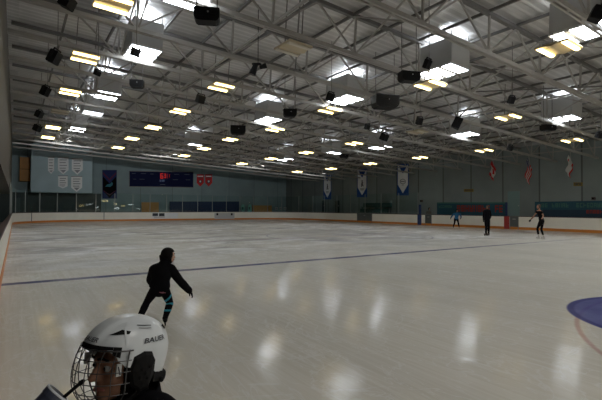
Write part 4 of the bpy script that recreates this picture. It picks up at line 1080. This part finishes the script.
person('person', 'person in a grey top with dark hair standing behind the narrow open gate', J, camv(.3, -.1, -1), V((0, 0, 1)), k, .014, dict(fn=wearE, gloves=None, skate='skate_black'), 'skin_pale')

# ------------------------------------------------------------------ the child in the helmet
DH = 1.42
hc0 = at_depth(126, 350, DH)                           # centre of the helmet shell
yaw = R(35)
rgt = cam_dir(1, 0, 0); rgt.z = 0; rgt.normalize(); fwd = cam_dir(0, 0, 1); fwd.z = 0; fwd.normalize()
F0 = -rgt*math.sin(yaw)-fwd*math.cos(yaw)
pt = R(-6)                                              # face turned slightly down
F = (F0*math.cos(pt)-V((0, 0, 1))*math.sin(pt)).normalized(); S = V((0, 0, 1)).cross(F0).normalized(); U = F.cross(S).normalized()
hk = .96
head_c = hc0-U*.040+F*.004
k = .72
nk = head_c-U*.105-F*.03
W3 = lambda f, s, u: nk+F0*f+S*s+V((0, 0, u))
sh_z = -.045
J = dict(head=head_c, neck=nk-V((0, 0, .02)), chest=W3(-.02, 0, -.15), pelvis=W3(-.015, 0, -.40), shL=W3(-.03, .125, sh_z), shR=W3(-.03, -.125, sh_z),
         hiL=W3(0, .065, -.44), hiR=W3(0, -.065, -.44))
gz = 0
for s, q in (('L', 1), ('R', -1)):
    hp_ = J['hi'+s]; J['an'+s] = V((hp_.x, hp_.y, 0))+S*(.03*q); J['kn'+s] = hp_.lerp(J['an'+s], .5)+F0*.03; J['an'+s].z = .185*k; J['to'+s] = J['an'+s]+F0*.17*k; J['to'+s].z = .125*k
J['knL'].z = J['knR'].z = (J['hiL'].z+.185*k)/2
bc = at_depth(57.5, 393.5, 1.27)                       # middle of the bottle rim
rim_dir = (at_depth(67, 401.5, 1.27)-at_depth(48, 385.5, 1.27)); br_ = rim_dir.length/2; rim_dir.normalize()
vw = ray(57.5, 393.5).normalized(); bax = rim_dir.cross(vw).normalized()
if (bax-U).length > 1.6 or bax.z < 0: bax = -bax       # points up out of the bottle towards the mouth
bax = (bax-vw*.12).normalized()
hnd = bc-bax*.075
J['haL'] = hnd+S*.02-bax*.02; J['wrL'] = hnd+S*.075-F0*.06-V((0, 0, .05)); J['elL'] = J['shL'].lerp(J['wrL'], .5)+S*.05-V((0, 0, .11))
J['elR'] = J['shR']-V((0, 0, .17))-S*.04; J['wrR'] = J['elR']+F0*.14-V((0, 0, .06)); J['haR'] = J['wrR']+F0*.08-V((0, 0, .02))
def wearK(t, cover, P, hc, J):
    cover('jacket', ['torso', 'uarm', 'farm'], .022, M['jacket'], lambda c: c.z > J['pelvis'].z-.06)
    m = MB()
    ring = lambda r1, r2, dz, f0: [nk+F0*(f0+r1*math.cos(a*.3927))+S*(r2*math.sin(a*.3927))+V((0, 0, dz-.02*math.cos(a*.3927))) for a in range(16)]
    m.quad_grid([ring(.115, .135, -.075, -.02), ring(.092, .10, -.035, -.018), ring(.085, .09, -.0, -.02), ring(.078, .083, .004, -.02), ring(.074, .08, -.03, -.02)], True)
    m.build('collar', M['jacket'], t, True)
    cover('trousers', ['thigh', 'shin', 'torso'], .015, M['trousers'], lambda c: c.z < J['pelvis'].z+.03)
    cover('hair', ['head'], .006, M['hair'], lambda c: hc(c)[0] < .035 or hc(c)[2] > .06)
kid = person('person', 'child in a white caged hockey helmet drinking through a straw, nearest the camera', J, F, U, k, .008,
             dict(fn=wearK, gloves=None, skate='skate_black'), 'skin', hk=hk, palm={'L': -S+F0*.3}, curl=1.0)
# helmet: rides on the head, so it is a part of the child
HP = lambda f, s, u: hc0+F*f+S*s+U*u
def zcut(az):                                          # lower edge of the shell, az = 0 at the forehead, in degrees either way
    a = abs(az); pts = [(0, .036), (34, .031), (48, .016), (57, -.008), (67, -.026), (95, -.026), (112, -.060), (140, -.078), (180, -.080)]
    for (x0, y0_), (x1, y1_) in zip(pts, pts[1:]):
        if a <= x1: q = (a-x0)/(x1-x0); q = q*q*(3-2*q); return y0_+(y1_-y0_)*q
def shell(az, u, off=0):
    """point of the shell at azimuth az (degrees) and height u above the shell centre"""
    h = .112; a = R(az); uu = max(-1, min(1, u/h if u > 0 else u/.16))
    r = max(0, 1-abs(uu)**2.25)**.5 if u > 0 else 1-.22*abs(uu)**1.6
    fx = .138 if math.cos(a) > 0 else .140
    ca, sa = math.cos(a), math.sin(a); e = 2/2.15
    f, s = fx*abs(ca)**e*(1 if ca > 0 else -1), .108*abs(sa)**e*(1 if sa > 0 else -1)
    band = max(0, 1-abs(s*r)/.040)
    ridge = .006*min(1, band*3)*max(0, min(1, u/.03)) + .004*max(0, min(1, (abs(az)-98)/4))*max(0, 1-abs(u-.02)/.09)
    k_ = r*(1+(ridge+off)/.12)
    return HP(f*k_, s*k_, u+(ridge+off)*max(0, uu)**1.2)
hel = MB(); rows = []
NA = 72
for i in range(22):
    q = (i/21)**.8 if i else 0
    row = []
    for j in range(NA):
        az = -180+360*j/NA; z0 = zcut(az); z1 = .1115
        ang = math.pi/2*(i/21); row.append(shell(az, z0+(z1-z0)*math.sin(ang)**1.0))
    rows.append(row)
i0 = hel.quad_grid(rows, True); hel.f.append(tuple(i0+21*NA+j for j in range(NA))); hel.mi.append(0)
inner = [[p+(hc0-p)*.07 for p in rows[0]], [p+(hc0-p)*.085-U*-.01 for p in rows[2]]]
hel.quad_grid([rows[0], inner[0], inner[1]], True)
helmet = hel.build('helmet', M['helmet'], kid, True); helmet['label'] = 'white hockey helmet with black vents and lettering'
ko = parent_origin(helmet)
def patch(name, pts, mt, off=.0016, parent=helmet, sub=6):
    """flat shape lying on the shell; pts are (azimuth, height) corners"""
    m = MB(); c = (sum(p[0] for p in pts)/len(pts), sum(p[1] for p in pts)/len(pts))
    ring = []
    for a, b in zip(pts, pts[1:]+pts[:1]):
        for q in range(sub): ring.append((a[0]+(b[0]-a[0])*q/sub, a[1]+(b[1]-a[1])*q/sub))
    rws = []
    for f in (1, .66, .33, .02): rws.append([shell(c[0]+(x-c[0])*f, c[1]+(y-c[1])*f, off) for x, y in ring])
    m.quad_grid(rws, True); return m.build(name, mt, parent)
for sgn in (-1, 1):
    patch('vent', [(sgn*31, .069), (sgn*66, .071), (sgn*69, .078), (sgn*52, .083)], M['black'])
    patch('vent', [(sgn*150, .060), (sgn*170, .060), (sgn*168, .072), (sgn*152, .074)], M['black'])
    patch('groove', [(sgn*64, .034), (sgn*66, .034), (sgn*58, .1), (sgn*54, .1)], M['helmet'], .0022)
    patch('lettering_line', [(sgn*82, .0905), (sgn*110, .0845), (sgn*110, .0865), (sgn*82, .0925)], M['ink'], .003)
    patch('lettering_line', [(sgn*84, .0830), (sgn*106, .0780), (sgn*106, .0800), (sgn*84, .0850)], M['grey_ink'], .003)
def text_on(txt, az0, u0, size, direction, name, mt, off=.003, slant=0):
    cu = bpy.data.curves.new('t', 'FONT'); cu.body = txt; cu.size = size; cu.align_x = 'CENTER'; cu.align_y = 'CENTER'; cu.offset = size*.02; cu.shear = .3; cu.resolution_u = 2
    to = bpy.data.objects.new('t', cu); C.objects.link(to); bpy.context.view_layer.update()
    me = bpy.data.meshes.new_from_object(to.evaluated_get(bpy.context.evaluated_depsgraph_get())); bpy.data.objects.remove(to)
    bm = bmesh.new(); bm.from_mesh(me); bmesh.ops.triangulate(bm, faces=bm.faces); bmesh.ops.subdivide_edges(bm, edges=[e for e in bm.edges if e.calc_length() > size*.3], cuts=1); bm.to_mesh(me); bm.free()
    for v in me.vertices:
        x, y = v.co.x*1.25, v.co.y
        v.co = shell(az0+direction*math.degrees(x/.12), u0+y+slant*x, off)-ko
    return link_mesh(name, me, mt, helmet)
# reading left to right as seen from outside: azimuth grows towards the child's left = viewer's right
text_on('BAUER', 104, .046, .0195, 1, 'lettering', M['ink'], .0045, .0); text_on('BAUER', -104, .046, .0195, 1, 'lettering', M['ink'], .0045, 0)
text_on('BAUER', 4, .052, .016, 1, 'lettering', M['ink'], .0035)
patch('forehead_band', [(-46, .029), (46, .029), (46, .038), (0, .042), (-46, .038)], M['black'], .002, sub=14)
for sgn in (-1, 1):
    patch('cage_bracket', [(sgn*46, .016), (sgn*57, .006), (sgn*58, .036), (sgn*47, .038)], M['black'], .006)
    g = MB()
    ring = [(.004, .030), (.036, .018), (.046, -.02), (.032, -.068), (.0, -.092), (-.032, -.088), (-.048, -.05), (-.044, .0), (-.022, .026)]
    pr = lambda x, y, o: HP(x*1.05+.002, sgn*(.1085+o-.22*max(0, -y-.02)-.25*x*x/.04), y*1.05-.014)
    rr = [[pr(x*f, (y+.03)*f-.03, o) for x, y in ring] for f, o in ((1, -.012), (1, .004), (.85, .010), (.5, .012), (.05, .012))]
    g.quad_grid(rr, True); eg = g.build('ear_guard', M['black'], helmet); eg['label'] = 'black plastic ear guard with small holes'
    for a, b in ((.012, -.02), (-.012, -.015), (.014, -.045), (-.012, -.05), (0, -.033)):
        q = MB(); c_ = pr(a, b, .0135); q.ell(c_, (.005, .003, .005), (F, S, U), 8, 4); q.build('hole', M['grille'], eg)
    c_ = MB(); c_.box(HP(.080, sgn*.091, -.030), (.016, .006, .036), Matrix((F, S, U)).transposed()); clip = c_.build('cage_clip', M['paper'], helmet); clip['label'] = 'white plastic cage clip'
    q = MB(); q.bar(HP(.076, sgn*.095, -.044), HP(.085, sgn*.095, -.018), .004, .002); q.build('slot', M['ink'], clip)
    st = MB(); st.tube([HP(-.02, sgn*.09, -.10), HP(.02, sgn*.075, -.135), HP(.06, sgn*.045, -.155)], [(.009, .002)]*3, 8, side=F); st.build('chin_strap', M['black'], helmet)
    bk = MB(); bk.tube([HP(-.048, sgn*.094, -.075), HP(-.105, sgn*.078, -.085), HP(-.128, sgn*.03, -.09), HP(-.13, 0, -.09)], [(.016, .004)]*4, 8, side=U); bk.build('rear_strap', M['black'], helmet)
sc = MB(); sc.ell(HP(-.085, .090, -.092), (.009, .006, .009), (F, S, U)); sc.build('strap_buckle', M['black'], helmet)
# cage
cage = MB()
def cg(az, el):                                        # bulging wire surface in front of the face
    a, e = R(az), R(el); return HP(.036+.128*math.cos(a)*math.cos(e)**.7, .108*math.sin(a)*(1 if el > -20 else 1-.010*(-el-20)), -.052+.118*math.sin(e))
wires = []
for az in (-78, -58, -39, -20, 0, 20, 39, 58, 78): wires.append([cg(az, e) for e in range(-62, 45, 7)])
for el in (-62, -44, -26, -9, 8, 25, 42): wires.append([cg(a, el) for a in range(-84, 85, 7)])
cage_root = None
for i, wv in enumerate(wires):
    m = MB(); m.tube(wv, [.0014 if 0 < i < 8 or i in (10, 11, 12, 13, 14) else .0023]*len(wv), 6)
    if cage_root is None:
        cage_root = m.build('cage', M['wire'], helmet, True); cage_root['label'] = 'steel wire face cage'
        root_me = m
    else:
        root_me.v, root_me.f = root_me.v, root_me.f
        n0 = len(root_me.v); root_me.v += m.v; root_me.f += [tuple(q+n0 for q in f) for f in m.f]; root_me.mi += m.mi
old = cage_root.data; new = root_me.mesh('cage', ko); new.materials.append(M['wire'])
for p in new.polygons: p.use_smooth = True
cage_root.data = new; bpy.data.meshes.remove(old)
m = MB(); m.ell(HP(.118, 0, -.150), (.030, .042, .018), (F, S, U)); m.build('chin_cup', M['black'], helmet, True)
# drinking bottle
t = thing('drinking_bottle', bc-bax*.2, 'dark squeeze bottle with pale rim and long black straw held before the helmet cage', 'bottle')
m = MB(); m.tube([bc-bax*.20, bc-bax*.19, bc-bax*.12, bc-bax*.10, bc-bax*.08, bc-bax*.018], [br_*.85, br_*.92, br_*.95, br_*.82, br_*.95, br_*.97], 24, cap=False); m.build('bottle_body', M['bottle'], t, False)
m = MB(); m.tube([bc-bax*.018, bc-bax*.003, bc+bax*.004], [br_*1.02, br_*1.04, br_*.9], 24, cap=False); m.build('lid', M['bottle_cap'], t)
m = MB(); n = 28; sd = bax.orthogonal().normalized(); s2 = bax.cross(sd)
rr = [[bc+bax*h+sd*(r*math.cos(2*math.pi*j/n))+s2*(r*math.sin(2*math.pi*j/n)) for j in range(n)] for r, h in ((br_*1.05, -.001), (br_*1.07, .002), (br_*1.05, .0045), (br_*.93, .0045), (br_*.93, -.001))]
m.quad_grid(rr, True); m.build('lid_rim', M['bottle_rim'], t)
mouth = at_depth(82.5, 381.5, 1.27)
s0 = bc+rim_dir*br_*.55
m = MB(); m.tube([s0-bax*.005, s0+(mouth-s0)*.5, mouth], [.0055, .0052, .0048], 10); m.build('straw', M['black'], t, True)
m = MB(); m.tube([mouth-(mouth-s0)*.12, mouth+(mouth-s0)*.02], [.0075, .0065], 10); m.build('mouthpiece', M['black'], t, True)
